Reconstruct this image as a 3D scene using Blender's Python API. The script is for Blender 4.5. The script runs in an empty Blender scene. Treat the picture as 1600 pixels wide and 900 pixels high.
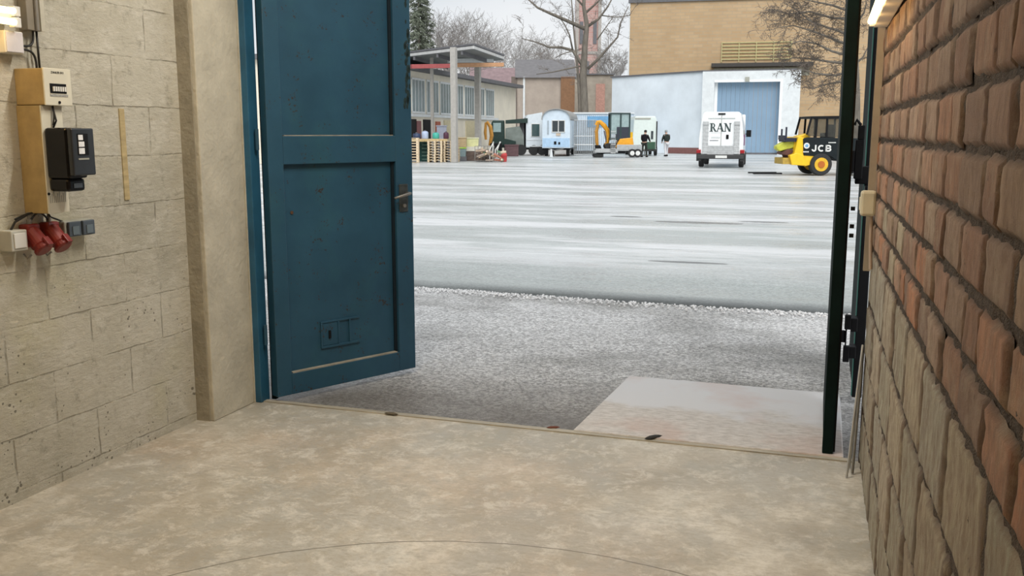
import bpy, bmesh, math, random
from mathutils import Vector, Matrix, Euler, noise
random.seed(7)
S = bpy.context.scene
C = S.collection
PI = math.pi

# ------------------------------------------------------------------ camera, sky, exposure
FPX, CAMH = 1460.0, 1.6
PITCH = math.atan(243 / FPX)
PSI = math.radians(18.3)
cd = bpy.data.cameras.new('camera'); cam = bpy.data.objects.new('camera', cd); C.objects.link(cam)
cd.sensor_width = 36; cd.lens = 36 * FPX / 1600; cd.clip_start = .02; cd.clip_end = 600
cam.location = (0, 0, CAMH); cam.rotation_euler = (PI / 2 - PITCH, 0, PSI)
S.camera = cam
S.view_settings.view_transform = 'Standard'; S.view_settings.look = 'None'
S.view_settings.exposure = 0.0; S.view_settings.gamma = 1; S.view_settings.use_curve_mapping = False

SKY = 1.06
w = bpy.data.worlds.new('sky'); S.world = w; w.use_nodes = True
nt = w.node_tree; nt.nodes.clear()
o_ = nt.nodes.new('ShaderNodeOutputWorld'); bg = nt.nodes.new('ShaderNodeBackground')
tc = nt.nodes.new('ShaderNodeTexCoord'); mp = nt.nodes.new('ShaderNodeMapping'); nz = nt.nodes.new('ShaderNodeTexNoise'); cr = nt.nodes.new('ShaderNodeValToRGB')
mp.inputs['Scale'].default_value = (1, 1, 3.2); nz.inputs['Scale'].default_value = 2.6; nz.inputs['Detail'].default_value = 5
cr.color_ramp.elements[0].position = .36; cr.color_ramp.elements[0].color = (.66, .71, .76, 1)
cr.color_ramp.elements[1].position = .62; cr.color_ramp.elements[1].color = (.84, .86, .88, 1)
nt.links.new(tc.outputs['Generated'], mp.inputs[0]); nt.links.new(mp.outputs[0], nz.inputs[0]); nt.links.new(nz.outputs[0], cr.inputs[0])
nt.links.new(cr.outputs[0], bg.inputs[0]); bg.inputs[1].default_value = SKY; nt.links.new(bg.outputs[0], o_.inputs[0])

SUN = 2.6
sl = bpy.data.lights.new('overcast_sun', 'SUN'); sl.energy = SUN; sl.angle = math.radians(50); sl.color = (1, .99, .97)
so = bpy.data.objects.new('overcast_sun', sl); C.objects.link(so); so.rotation_euler = (math.radians(42), 0, math.radians(22))

TUBE_POWER, WARM = 29.0, (1.0, .93, .82)

def ray(px, py):
    a, b = (px - 800) / FPX, (450 - py) / FPX
    cp, sp, cs, sn = math.cos(PITCH), math.sin(PITCH), math.cos(PSI), math.sin(PSI)
    return Vector((-sn * cp + a * cs - b * sn * sp, cs * cp + a * sn + b * cs * sp, -sp + b * cp))
def P(px, py, D):                       # point at distance D in front of the camera
    d = ray(px, py); t = D / (-d.x * math.sin(PSI) + d.y * math.cos(PSI)); return Vector((0, 0, CAMH)) + d * t
def G(px, D, z=0.0):                    # same, put at height z
    v = P(px, 207, D); v.z = z; return v

# ------------------------------------------------------------------ materials
MATS = {}
def M(name, col, rough=.6, metal=0, var=.12, scale=6, bump=0, emit=0, dist=.01, spec=.5, alpha=1, trans=0, coat=0, stretch=(1, 1, 1)):
    if name in MATS: return MATS[name]
    m = bpy.data.materials.new(name); MATS[name] = m; m.use_nodes = True
    t = m.node_tree; b = t.nodes['Principled BSDF']
    b.inputs['Roughness'].default_value = rough; b.inputs['Metallic'].default_value = metal
    b.inputs['Specular IOR Level'].default_value = spec; b.inputs['Coat Weight'].default_value = coat
    if trans: b.inputs['Transmission Weight'].default_value = trans; b.inputs['IOR'].default_value = 1.05
    if emit: b.inputs['Emission Color'].default_value = (*col, 1); b.inputs['Emission Strength'].default_value = emit
    tx = t.nodes.new('ShaderNodeTexCoord'); mpp = t.nodes.new('ShaderNodeMapping'); mpp.inputs['Scale'].default_value = stretch
    n = t.nodes.new('ShaderNodeTexNoise'); n.inputs['Scale'].default_value = scale; n.inputs['Detail'].default_value = 6; n.inputs['Roughness'].default_value = .62
    t.links.new(tx.outputs['Object'], mpp.inputs[0]); t.links.new(mpp.outputs[0], n.inputs[0])
    r = t.nodes.new('ShaderNodeValToRGB'); r.color_ramp.elements[0].position = .3; r.color_ramp.elements[1].position = .7
    r.color_ramp.elements[0].color = (*[c * (1 - var) for c in col], 1); r.color_ramp.elements[1].color = (*[min(1, c * (1 + var)) for c in col], 1)
    t.links.new(n.outputs[0], r.inputs[0]); t.links.new(r.outputs[0], b.inputs['Base Color'])
    if bump:
        bp = t.nodes.new('ShaderNodeBump'); bp.inputs['Strength'].default_value = bump; bp.inputs['Distance'].default_value = dist
        n2 = t.nodes.new('ShaderNodeTexNoise'); n2.inputs['Scale'].default_value = scale * 6; n2.inputs['Detail'].default_value = 5
        t.links.new(mpp.outputs[0], n2.inputs[0]); t.links.new(n2.outputs[0], bp.inputs['Height']); t.links.new(bp.outputs[0], b.inputs['Normal'])
    return m

class NB:                               # small node-graph builder
    def __init__(s, name):
        s.m = bpy.data.materials.new(name); s.m.use_nodes = True; s.t = s.m.node_tree; s.b = s.t.nodes['Principled BSDF']
        tcn = s.t.nodes.new('ShaderNodeTexCoord'); s.co = tcn.outputs['Object']; MATS[name] = s.m
    def n(s, kind, **k):
        x = s.t.nodes.new(kind)
        for a, v in k.items():
            if a.startswith('i_'):
                a = a[2:]; x.inputs[int(a) if a.isdigit() else a.replace('_', ' ')].default_value = v
            else: setattr(x, a, v)
        return x
    def l(s, a, b): s.t.links.new(a, b); return b
    def map(s, scale=(1, 1, 1), loc=(0, 0, 0), rot=(0, 0, 0)):
        x = s.n('ShaderNodeMapping'); x.inputs['Scale'].default_value = scale; x.inputs['Location'].default_value = loc; x.inputs['Rotation'].default_value = rot
        s.l(s.co, x.inputs[0]); return x.outputs[0]
    def noise(s, scale, detail=6, rough=.6, co=None, dist=0):
        x = s.n('ShaderNodeTexNoise', i_Scale=scale, i_Detail=detail, i_Roughness=rough, i_Distortion=dist); s.l(co or s.co, x.inputs[0]); return x.outputs[0]
    def ramp(s, src, stops):
        x = s.n('ShaderNodeValToRGB'); e = x.color_ramp.elements
        while len(e) < len(stops): e.new(.5)
        for q, (p, c) in zip(e, stops): q.position = p; q.color = (*c, 1) if len(c) == 3 else c
        s.l(src, x.inputs[0]); return x.outputs[0]
    def math(s, op, a, b=0.0, c=None, clamp=False):
        x = s.n('ShaderNodeMath', operation=op, use_clamp=clamp)
        for i, v in enumerate([a, b] + ([c] if c is not None else [])):
            if isinstance(v, (int, float)): x.inputs[i].default_value = v
            else: s.l(v, x.inputs[i])
        return x.outputs[0]
    def mix(s, fac, a, b, mode='MIX'):
        x = s.n('ShaderNodeMix', data_type='RGBA', blend_type=mode)
        for i, v in ((0, fac), (6, a), (7, b)):
            if isinstance(v, (int, float)): x.inputs[i].default_value = v
            elif isinstance(v, tuple): x.inputs[i].default_value = (*v, 1)
            else: s.l(v, x.inputs[i])
        return x.outputs[2]
    def sep(s):
        x = s.n('ShaderNodeSeparateXYZ'); s.l(s.co, x.inputs[0]); return x.outputs
    def bump(s, h, strength, dist):
        x = s.n('ShaderNodeBump', i_Strength=strength, i_Distance=dist); s.l(h, x.inputs['Height']); s.l(x.outputs[0], s.b.inputs['Normal'])
g3 = lambda v: (v, v, v)

# painted block wall (left)
def mat_blocks():
    k = NB('painted_blocks'); x, y, z = k.sep()
    comb = k.n('ShaderNodeCombineXYZ'); k.l(k.math('ADD', y, k.math('MULTIPLY', x, 1.0)), comb.inputs[0]); k.l(k.math('ADD', z, -.055), comb.inputs[1])
    wob = k.noise(7, 3); sub = k.n('ShaderNodeVectorMath', operation='MULTIPLY_ADD'); k.l(wob, sub.inputs[0]); sub.inputs[1].default_value = (.02, .02, 0); k.l(comb.outputs[0], sub.inputs[2])
    br = k.n('ShaderNodeTexBrick'); br.offset = .5; k.l(sub.outputs[0], br.inputs[0]); br.inputs['Scale'].default_value = 1
    br.inputs['Brick Width'].default_value = .5; br.inputs['Row Height'].default_value = .24; br.inputs['Mortar Size'].default_value = .005; br.inputs['Mortar Smooth'].default_value = .5
    br.inputs['Color1'].default_value = (.9, .9, .9, 1); br.inputs['Color2'].default_value = (1, 1, 1, 1); br.inputs['Mortar'].default_value = (1, 1, 1, 1)
    base = k.ramp(k.noise(1.7, 8, .65), [(.3, (.43, .41, .335)), (.5, (.53, .505, .42)), (.7, (.62, .595, .51))])
    base = k.mix(.6, base, br.outputs['Color'], 'MULTIPLY')
    base = k.mix(k.ramp(k.noise(.8, 3, .5, k.map((1, 1.6, 1), (3, 1, 7))), [(.56, g3(0)), (.72, g3(.55))]), base, (.50, .47, .23))
    base = k.mix(k.ramp(k.noise(14, 8, .75), [(.55, g3(0)), (.68, g3(.8))]), base, (.30, .28, .22))
    base = k.mix(k.ramp(k.noise(9, 8, .75, k.map((1, 1, 2.4), (5, 1, 2))), [(.5, g3(0)), (.66, g3(.6))]), base, (.66, .64, .57))
    jm = k.math('MULTIPLY', br.outputs['Fac'], k.ramp(k.noise(4.5, 6, .7), [(.44, g3(.05)), (.62, g3(.9))]))
    base = k.mix(k.math('MULTIPLY', jm, .7), base, (.19, .17, .12))
    vor = k.n('ShaderNodeTexVoronoi', i_Scale=38.0); k.l(k.co, vor.inputs[0])
    low = k.math('MULTIPLY_ADD', z, -.16, .36, clamp=True)
    pit = k.math('MULTIPLY', k.math('LESS_THAN', vor.outputs['Distance'], k.math('MULTIPLY', k.ramp(k.noise(5, 4, .7), [(.5, g3(0)), (.68, g3(1))]), low)), 1.0)
    base = k.mix(k.math('MULTIPLY', pit, .8), base, (.13, .12, .09))
    k.l(base, k.b.inputs['Base Color']); k.b.inputs['Roughness'].default_value = .8
    hgt = k.math('ADD', k.math('MULTIPLY', k.noise(22, 8, .7, k.map((1, 1, 2.2))), .7), k.math('MULTIPLY', k.math('ADD', jm, pit), -.8))
    k.bump(hgt, .9, .012); return k.m
# trowelled concrete floor
def mat_floor():
    k = NB('concrete_floor'); x, y, z = k.sep()
    c = k.ramp(k.noise(1.1, 7, .6, dist=.6), [(.36, (.35, .315, .26)), (.46, (.49, .455, .385)), (.54, (.61, .575, .50)), (.64, (.71, .68, .61))])
    c = k.mix(k.ramp(k.noise(.7, 3, .5, k.map((1, 1, 1), (9, 4, 0))), [(.5, g3(0)), (.68, g3(.5))]), c, (.56, .42, .30))
    c = k.mix(k.ramp(k.noise(.9, 4, .6, k.map((1.4, .7, 1), (2, 14, 0))), [(.47, g3(0)), (.62, g3(.6))]), c, (.34, .32, .26))
    c = k.mix(k.ramp(k.noise(1.3, 9, .72, k.map((1, .8, 1), (7, 7, 0))), [(.46, g3(0)), (.56, g3(.6))]), c, (.37, .37, .34))
    c = k.mix(k.ramp(k.noise(5, 9, .75, dist=.4), [(.45, g3(0)), (.62, g3(.5))]), c, (.40, .35, .27))
    c = k.mix(k.ramp(k.noise(22, 9, .8, k.map((1, 2.4, 1))), [(.47, g3(0)), (.62, g3(.55))]), c, (.33, .29, .22))
    c = k.mix(k.ramp(k.noise(8, 9, .8, dist=.3), [(.5, g3(0)), (.62, g3(.5))]), c, (.76, .73, .66))
    # hairline left by the swinging door: an arc
    dx = k.math('SUBTRACT', x, -.85); dy = k.math('SUBTRACT', y, 1.6)
    rr = k.math('SQRT', k.math('ADD', k.math('MULTIPLY', dx, dx), k.math('MULTIPLY', dy, dy)))
    wob = k.math('MULTIPLY', k.noise(3, 3), .03)
    ln = k.math('LESS_THAN', k.math('ABSOLUTE', k.math('SUBTRACT', k.math('ADD', rr, wob), 1.72)), .0035)
    ln = k.math('MULTIPLY', ln, k.math('GREATER_THAN', dy, .7))
    c = k.mix(k.math('MULTIPLY', ln, .75), c, (.12, .11, .08))
    k.l(c, k.b.inputs['Base Color']); k.l(k.ramp(k.noise(4, 5), [(.3, g3(.42)), (.7, g3(.66))]), k.b.inputs['Roughness'])
    k.bump(k.noise(30, 8, .7), .35, .006); return k.m
# grainy wet asphalt apron
def mat_apron():
    k = NB('grainy_asphalt'); x, y, z = k.sep()
    c = k.ramp(k.noise(44, 4, .8), [(.37, g3(.17)), (.5, (.50, .495, .49)), (.62, g3(.88))])
    c = k.mix(k.ramp(k.noise(.55, 4, .6, k.map((1, 1.6, 1), (5, 2, 0))), [(.45, g3(0)), (.65, g3(.6))]), c, (.17, .16, .12), 'MULTIPLY')
    c = k.mix(k.math('MULTIPLY', k.ramp(k.math('ADD', y, k.noise(1.2, 4)), [(0, g3(0)), (1, g3(1))]), 1.0), c, c)
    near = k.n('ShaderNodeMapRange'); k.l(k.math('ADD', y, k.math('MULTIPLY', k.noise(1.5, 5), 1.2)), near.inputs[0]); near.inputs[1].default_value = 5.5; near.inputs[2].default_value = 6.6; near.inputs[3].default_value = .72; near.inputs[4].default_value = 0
    c = k.mix(near.outputs[0], c, (.10, .085, .07))  # darker towards the threshold: shadow painted into the asphalt colour
    k.l(c, k.b.inputs['Base Color']); k.l(k.ramp(k.noise(2.2, 5), [(.35, g3(.34)), (.7, g3(.6))]), k.b.inputs['Roughness'])
    k.bump(k.noise(45, 5, .85), .8, .012); return k.m
# far wet yard
def mat_yard():
    k = NB('wet_yard_asphalt'); x, y, z = k.sep()
    c = k.ramp(k.noise(60, 4, .8), [(.35, (.25, .27, .262)), (.65, (.50, .53, .52))])
    c = k.mix(k.ramp(k.noise(.45, 8, .78, k.map((.22, 1.3, 1))), [(.44, g3(0)), (.56, g3(.9))]), c, (.66, .67, .68))  # pale streaks: sky reflection painted into the base colour
    c = k.mix(k.ramp(k.noise(.12, 4, .6, k.map((.6, 1, 1), (3, 8, 0))), [(.5, g3(0)), (.7, g3(.45))]), c, (.34, .39, .375))
    band = k.n('ShaderNodeMapRange'); k.l(k.math('ADD', y, k.math('MULTIPLY', k.noise(.6, 5, .7, k.map((.3, 1, 1))), 3)), band.inputs[0]); band.inputs[1].default_value = 12.2; band.inputs[2].default_value = 14.2; band.inputs[3].default_value = .8; band.inputs[4].default_value = 0
    c = k.mix(band.outputs[0], c, k.ramp(k.noise(34, 5, .8), [(.38, (.15, .165, .16)), (.62, (.42, .46, .445))]))
    for cx, cy, a, b in ((-1.55, 11.75, .55, .09), (-7.9, 15.2, .6, .16), (-7.7, 16.4, .4, .1), (-2.1, 17.1, .9, .2), (-1.0, 17.6, .5, .12), (-3.6, 17.9, .35, .14)):
        ex = k.math('DIVIDE', k.math('SUBTRACT', x, cx), a); ey = k.math('DIVIDE', k.math('SUBTRACT', y, cy), b)
        rr = k.math('ADD', k.math('ADD', k.math('MULTIPLY', ex, ex), k.math('MULTIPLY', ey, ey)), k.math('MULTIPLY', k.noise(6, 3), .9))
        c = k.mix(k.math('MULTIPLY', k.math('LESS_THAN', rr, 1.3), .8), c, (.06, .06, .06))
    sd = k.math('ADD', k.math('ADD', y, k.math('MULTIPLY', x, .035)), k.math('MULTIPLY', k.math('ADD', k.noise(2.5, 6, .7), -.5), .22))
    sm = k.n('ShaderNodeMapRange'); k.l(sd, sm.inputs[0]); sm.inputs[1].default_value = 8.80; sm.inputs[2].default_value = 9.2; sm.inputs[3].default_value = .93; sm.inputs[4].default_value = 0
    c = k.mix(sm.outputs[0], c, (.035, .038, .037))
    k.l(c, k.b.inputs['Base Color'])
    k.l(k.ramp(k.noise(.8, 6, .7, k.map((.3, 1.3, 1))), [(.38, g3(.22)), (.62, g3(.5))]), k.b.inputs['Roughness'])
    k.bump(k.noise(3, 6, .75, k.map((.5, 1.5, 1))), .25, .03); return k.m
def mat_ramp():
    k = NB('concrete_ramp'); x, y, z = k.sep()
    c = k.ramp(k.noise(18, 8, .7, k.map((1, 2.5, 1))), [(.35, (.42, .39, .36)), (.6, (.62, .59, .56))])
    c = k.mix(k.ramp(k.math('ADD', y, k.math('MULTIPLY', k.noise(2, 5), .5)), [(0, g3(0)), (1, g3(0))]), c, c)
    wet = k.n('ShaderNodeMapRange'); k.l(k.math('ADD', y, k.math('MULTIPLY', k.noise(1.8, 4), .9)), wet.inputs[0]); wet.inputs[1].default_value = 5.72; wet.inputs[2].default_value = 5.85
    c = k.mix(wet.outputs[0], c, (.58, .58, .59))
    rs = k.n('ShaderNodeMapRange'); k.l(wet.outputs[0], rs.inputs[0]); rs.inputs[3].default_value = .6; rs.inputs[4].default_value = .3; k.l(rs.outputs[0], k.b.inputs['Roughness'])
    c = k.mix(k.ramp(k.noise(1.6, 4, .6, k.map((1, 1, 1), (4, 3, 0))), [(.52, g3(0)), (.68, g3(.45))]), c, (.50, .33, .27))
    k.l(c, k.b.inputs['Base Color']); k.bump(k.noise(40, 6, .7), .4, .004); return k.m
# individual bricks: colour attribute per brick
def mat_brick():
    k = NB('old_brick'); a = k.n('ShaderNodeVertexColor', layer_name='col')
    c = k.mix(k.ramp(k.noise(30, 8, .7, k.map((1, 1, .35))), [(.35, g3(0)), (.62, g3(.7))]), a.outputs[0], (.20, .13, .09))
    c = k.mix(k.ramp(k.noise(6, 6, .7), [(.5, g3(0)), (.68, g3(.45))]), c, (.50, .42, .31))
    c = k.mix(k.ramp(k.noise(55, 6, .7), [(.64, g3(0)), (.7, g3(.9))]), c, (.09, .06, .045))
    k.l(c, k.b.inputs['Base Color']); k.b.inputs['Roughness'].default_value = .88
    k.bump(k.noise(38, 9, .8, k.map((1, 1, .4))), 1.0, .014); return k.m
def mat_paint():                        # worn blue door paint
    k = NB('blue_door_paint')
    c = k.ramp(k.noise(2.5, 6, .6), [(.35, (.014, .066, .115)), (.65, (.022, .088, .15))])
    c = k.mix(k.ramp(k.noise(4, 3, .5, k.map((1, 1, 1), (2, 5, 8))), [(.5, g3(0)), (.7, g3(.3))]), c, (.03, .12, .15))
    v = k.ramp(k.math('MULTIPLY', k.noise(60, 4, .7), k.noise(7, 4, .7)), [(.355, g3(0)), (.375, g3(1))])
    c = k.mix(v, c, (.035, .03, .028))
    k.l(c, k.b.inputs['Base Color']); k.b.inputs['Roughness'].default_value = .5
    k.bump(k.noise(8, 5), .12, .01); return k.m
def mat_brickfar(name, c1, c2, mort, bw=.25, rh=.08):
    k = NB(name); x, y, z = k.sep(); cb = k.n('ShaderNodeCombineXYZ'); k.l(k.math('ADD', x, y), cb.inputs[0]); k.l(z, cb.inputs[1])
    br = k.n('ShaderNodeTexBrick'); k.l(cb.outputs[0], br.inputs[0]); br.inputs['Scale'].default_value = 1; br.inputs['Brick Width'].default_value = bw; br.inputs['Row Height'].default_value = rh
    br.inputs['Mortar Size'].default_value = rh * .12; br.inputs['Color1'].default_value = (*c1, 1); br.inputs['Color2'].default_value = (*c2, 1); br.inputs['Mortar'].default_value = (*mort, 1)
    c = k.mix(k.ramp(k.noise(.35, 6, .65), [(.4, g3(0)), (.65, g3(.4))]), br.outputs[0], tuple(v * .75 for v in c1))
    k.l(c, k.b.inputs['Base Color']); k.b.inputs['Roughness'].default_value = .85; return k.m

blocks, floorm, apronm, yardm, rampm, brickm, blue = mat_blocks(), mat_floor(), mat_apron(), mat_yard(), mat_ramp(), mat_brick(), mat_paint()
plaster = M('plaster', (.52, .485, .39), .8, var=.14, scale=5, bump=.6)
plaster_shade = M('plaster_backlit', (.33, .30, .23), .8, var=.2, scale=6, bump=.6)  # darker copy of the plaster, backlit shade painted in
mortar = M('old_mortar', (.085, .062, .045), .95, var=.5, scale=40, bump=1, dist=.02)
backlit_steel = M('backlit_green_steel', (.003, .011, .010), .75, var=.4, scale=5, spec=.12)  # blackish green: backlit shade of the gate leaves put into the colour
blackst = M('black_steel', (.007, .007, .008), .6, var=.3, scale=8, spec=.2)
galv = M('galvanised_steel', (.45, .46, .46), .45, .6, var=.15, scale=10)
steel = M('worn_steel', (.25, .24, .22), .5, .5, var=.2, scale=12)
ivory = M('ivory_plastic', (.70, .67, .55), .45, var=.06, scale=8)
yellowed = M('yellowed_board', (.42, .31, .14), .6, var=.2, scale=9)
white_pl = M('white_plastic', (.72, .72, .69), .4, var=.05)
greypl = M('grey_plastic', (.36, .36, .31), .5, var=.1)
bluegrey = M('blue_grey_plastic', (.07, .09, .115), .5, var=.15)
bake = M('black_bakelite', (.005, .005, .006), .18, var=.2, spec=.35)
redpl = M('red_plastic', (.19, .018, .014), .38, var=.2, scale=14)
cablem = M('black_cable', (.01, .01, .01), .5)
cableg = M('grey_cable', (.22, .21, .19), .5)
wood = M('weathered_wood', (.42, .33, .22), .75, var=.3, scale=12, stretch=(1, 6, 6))
palw = M('pallet_wood', (.62, .50, .34), .8, var=.25, scale=14)
asphalt_lip = M('rubble', (.6, .6, .6), .8, var=.3, scale=30)
wlacq = M('white_vehicle_paint', (.86, .88, .88), .25, var=.04, coat=.4)
glass = M('dark_glass', (.03, .04, .045), .06, var=.2, spec=.7)
paleglass = M('pale_glass', (.30, .40, .40), .08, var=.15, spec=.7)
rubber = M('tyre_rubber', (.025, .025, .025), .8, var=.3, scale=20, bump=.4)
orange = M('orange_machine_paint', (.80, .36, .02), .4, var=.1)
yellow = M('yellow_machine_paint', (.85, .52, .012), .35, var=.08)
tailred = M('red_lamp', (.35, .01, .015), .2)
wagonm = M('pale_blue_paint', (.63, .73, .82), .5, var=.08, scale=3)
whitepaint = M('white_paint', (.68, .71, .72), .5, var=.08, scale=3)
bluep = M('blue_panel', (.16, .36, .58), .5, var=.15)
bark = M('bark', (.16, .14, .115), .9, var=.35, scale=5, stretch=(1, 1, .3))
twigm = M('twig', (.13, .105, .085), .9, var=.3)
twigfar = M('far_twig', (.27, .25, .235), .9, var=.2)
tube_m = M('lamp_tube', (1.0, .84, .42), .4, var=0, emit=3.2)
cream = M('cream_render', (.76, .70, .58), .8, var=.1, scale=.8)
slate = M('slate_roof', (.13, .13, .14), .7, var=.15, scale=3)

# ------------------------------------------------------------------ mesh helpers
class MB:
    def __init__(s): s.v = []; s.f = []; s.mi = []; s.cur = 0
    def add(s, vs, fs, X=None):
        o = len(s.v)
        s.v += [tuple(X @ Vector(q)) if X is not None else tuple(q) for q in vs]
        s.f += [tuple(i + o for i in f) for f in fs]; s.mi += [s.cur] * len(fs); return s
    def box(s, x0, x1, y0, y1, z0, z1, X=None):
        vs = [(x, y, z) for z in (z0, z1) for y in (y0, y1) for x in (x0, x1)]
        return s.add(vs, [(0, 2, 3, 1), (4, 5, 7, 6), (0, 1, 5, 4), (2, 6, 7, 3), (0, 4, 6, 2), (1, 3, 7, 5)], X)
    def tube(s, pts, r, n=8, X=None):
        pts = [Vector(q) for q in pts]; rs = r if isinstance(r, (list, tuple)) else [r] * len(pts); vs = []; fs = []
        u = None
        for i, q in enumerate(pts):
            d = (pts[min(i + 1, len(pts) - 1)] - pts[max(i - 1, 0)]).normalized()
            if u is None: u = d.orthogonal().normalized()
            else:
                u = (u - d * u.dot(d)); u = u.normalized() if u.length > 1e-6 else d.orthogonal().normalized()
            v = d.cross(u)
            for k in range(n):
                a = 2 * PI * k / n; vs.append(q + (u * math.cos(a) + v * math.sin(a)) * rs[i])
        for i in range(len(pts) - 1):
            for k in range(n): fs.append((i * n + k, i * n + (k + 1) % n, (i + 1) * n + (k + 1) % n, (i + 1) * n + k))
        fs.append(tuple(range(n - 1, -1, -1))); fs.append(tuple(range((len(pts) - 1) * n, len(pts) * n)))
        return s.add(vs, fs, X)
    def bar(s, a, b, w, t, X=None):      # rectangular bar a->b
        a, b = Vector(a), Vector(b); d = (b - a).normalized(); up = Vector((0, 0, 1)) if abs(d.z) < .95 else Vector((1, 0, 0))
        u = d.cross(up).normalized(); v = u.cross(d); vs = []
        for q in (a, b):
            for i, j in ((-1, -1), (1, -1), (1, 1), (-1, 1)): vs.append(q + u * i * w / 2 + v * j * t / 2)
        return s.add(vs, [(3, 2, 1, 0), (4, 5, 6, 7), (0, 1, 5, 4), (1, 2, 6, 5), (2, 3, 7, 6), (3, 0, 4, 7)], X)
    def prism(s, poly, a0, a1, axis='y', X=None):   # polygon in the two other axes, extruded
        n = len(poly); A = {'x': lambda p, a: (a, p[0], p[1]), 'y': lambda p, a: (p[0], a, p[1]), 'z': lambda p, a: (p[0], p[1], a)}[axis]
        vs = [A(p, a0) for p in poly] + [A(p, a1) for p in poly]
        fs = [tuple(range(n)), tuple(range(2 * n - 1, n - 1, -1))] + [(i, i + n, (i + 1) % n + n, (i + 1) % n) for i in range(n)]
        return s.add(vs, fs, X)
    def lathe(s, prof, n=20, X=None, axis='z'):     # (r, h) profile
        vs = []; fs = []
        for r, hh in prof:
            for k in range(n):
                a = 2 * PI * k / n; p = (r * math.cos(a), r * math.sin(a))
                vs.append({'z': (p[0], p[1], hh), 'y': (p[0], hh, p[1]), 'x': (hh, p[0], p[1])}[axis])
        for i in range(len(prof) - 1):
            for k in range(n): fs.append((i * n + k, i * n + (k + 1) % n, (i + 1) * n + (k + 1) % n, (i + 1) * n + k))
        fs.append(tuple(range(n - 1, -1, -1))); fs.append(tuple(range((len(prof) - 1) * n, len(prof) * n)))
        return s.add(vs, fs, X)
    def build(s, name, mat, parent=None, bevel=0, smooth=False, loc=None, rz=0):
        me = bpy.data.meshes.new(name); me.from_pydata(s.v, [], s.f)
        for mm in (mat if isinstance(mat, (list, tuple)) else [mat]): me.materials.append(mm)
        bm = bmesh.new(); bm.from_mesh(me)
        for f, i in zip(bm.faces, s.mi): f.material_index = i; f.smooth = smooth
        bmesh.ops.recalc_face_normals(bm, faces=bm.faces); bm.to_mesh(me); bm.free()
        ob = bpy.data.objects.new(name, me); C.objects.link(ob)
        if parent: ob.parent = parent
        if loc is not None: ob.location = loc
        ob.rotation_euler.z = rz
        if bevel:
            b = ob.modifiers.new('bevel', 'BEVEL'); b.width = bevel; b.segments = 2; b.limit_method = 'ANGLE'
        return ob
def B(*a, X=None): return MB().box(*a, X=X)
def rot(axis, deg, at=(0, 0, 0)): return Matrix.Translation(at) @ Matrix.Rotation(math.radians(deg), 4, axis)
def tag(o, label=None, cat=None, group=None, kind=None):
    if label: o['label'] = label
    if cat: o['category'] = cat
    if group: o['group'] = group
    if kind: o['kind'] = kind
    return o
def thing(name, label, cat, loc=(0, 0, 0), rz=0, group=None):
    o = bpy.data.objects.new(name, None); o.empty_display_size = .1; C.objects.link(o); o.location = loc; o.rotation_euler.z = rz
    return tag(o, label, cat, group)
def struct(ob, label=None): return tag(ob, label, None, None, 'structure')
def copy_tree(o, parent=None):
    c = o.copy(); C.objects.link(c); c.parent = parent
    for ch in list(o.children): copy_tree(ch, c)
    return c
def text(body, size, loc, rz, mat, name, parent, depth=.004, bold=0, shear=0, sx=1):
    cu = bpy.data.curves.new(name, 'FONT'); cu.body = body; cu.size = size; cu.extrude = depth; cu.offset = bold; cu.shear = shear; cu.align_x = 'CENTER'; cu.align_y = 'CENTER'
    t = bpy.data.objects.new('tmp', cu); C.objects.link(t); bpy.context.view_layer.update()
    me = bpy.data.meshes.new_from_object(t.evaluated_get(bpy.context.evaluated_depsgraph_get())); bpy.data.objects.remove(t)
    me.name = name; me.materials.clear(); me.materials.append(mat)
    me.transform(Matrix.Rotation(rz, 4, 'Z') @ Matrix.Rotation(PI / 2, 4, 'X') @ Matrix.Diagonal((sx, 1, 1, 1)))
    o = bpy.data.objects.new(name, me); C.objects.link(o); o.parent = parent; o.location = loc; return o

# ================================================================== THE SETTING
LX, RX, DY, CZ = -3.28, .25, 4.72, 3.5
struct(B(LX - .3, .6, -6.3, DY, -.2, 0).build('floor', floorm))
struct(B(LX - .3, LX, -6.3, DY + .03, 0, CZ).build('wall_left', blocks))
struct(B(LX - .3, .6, -6.3, DY + .3, CZ, CZ + .2).build('ceiling', plaster))
struct(B(LX - .3, .6, -6.3, -6, 0, CZ).build('wall_back', plaster))
pil = struct(B(LX, -3.17, 4.27, 4.66, 0, CZ).build('trim_1', plaster, bevel=.006), 'pale plastered pilaster on the left wall beside the blue door')
struct(B(LX, -3.195, 4.262, 4.272, 0, CZ).build('trim_2', plaster_shade), 'near face of the pilaster by the blue door, darkened by painted shade')
# front wall over and beside the opening
fw = MB().box(LX, .6, DY - .02, DY + .3, 3.2, CZ).box(-3.58, -3.165, DY - .06, DY + .03, 0, 3.2)
struct(fw.build('wall_front', plaster))
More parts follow.
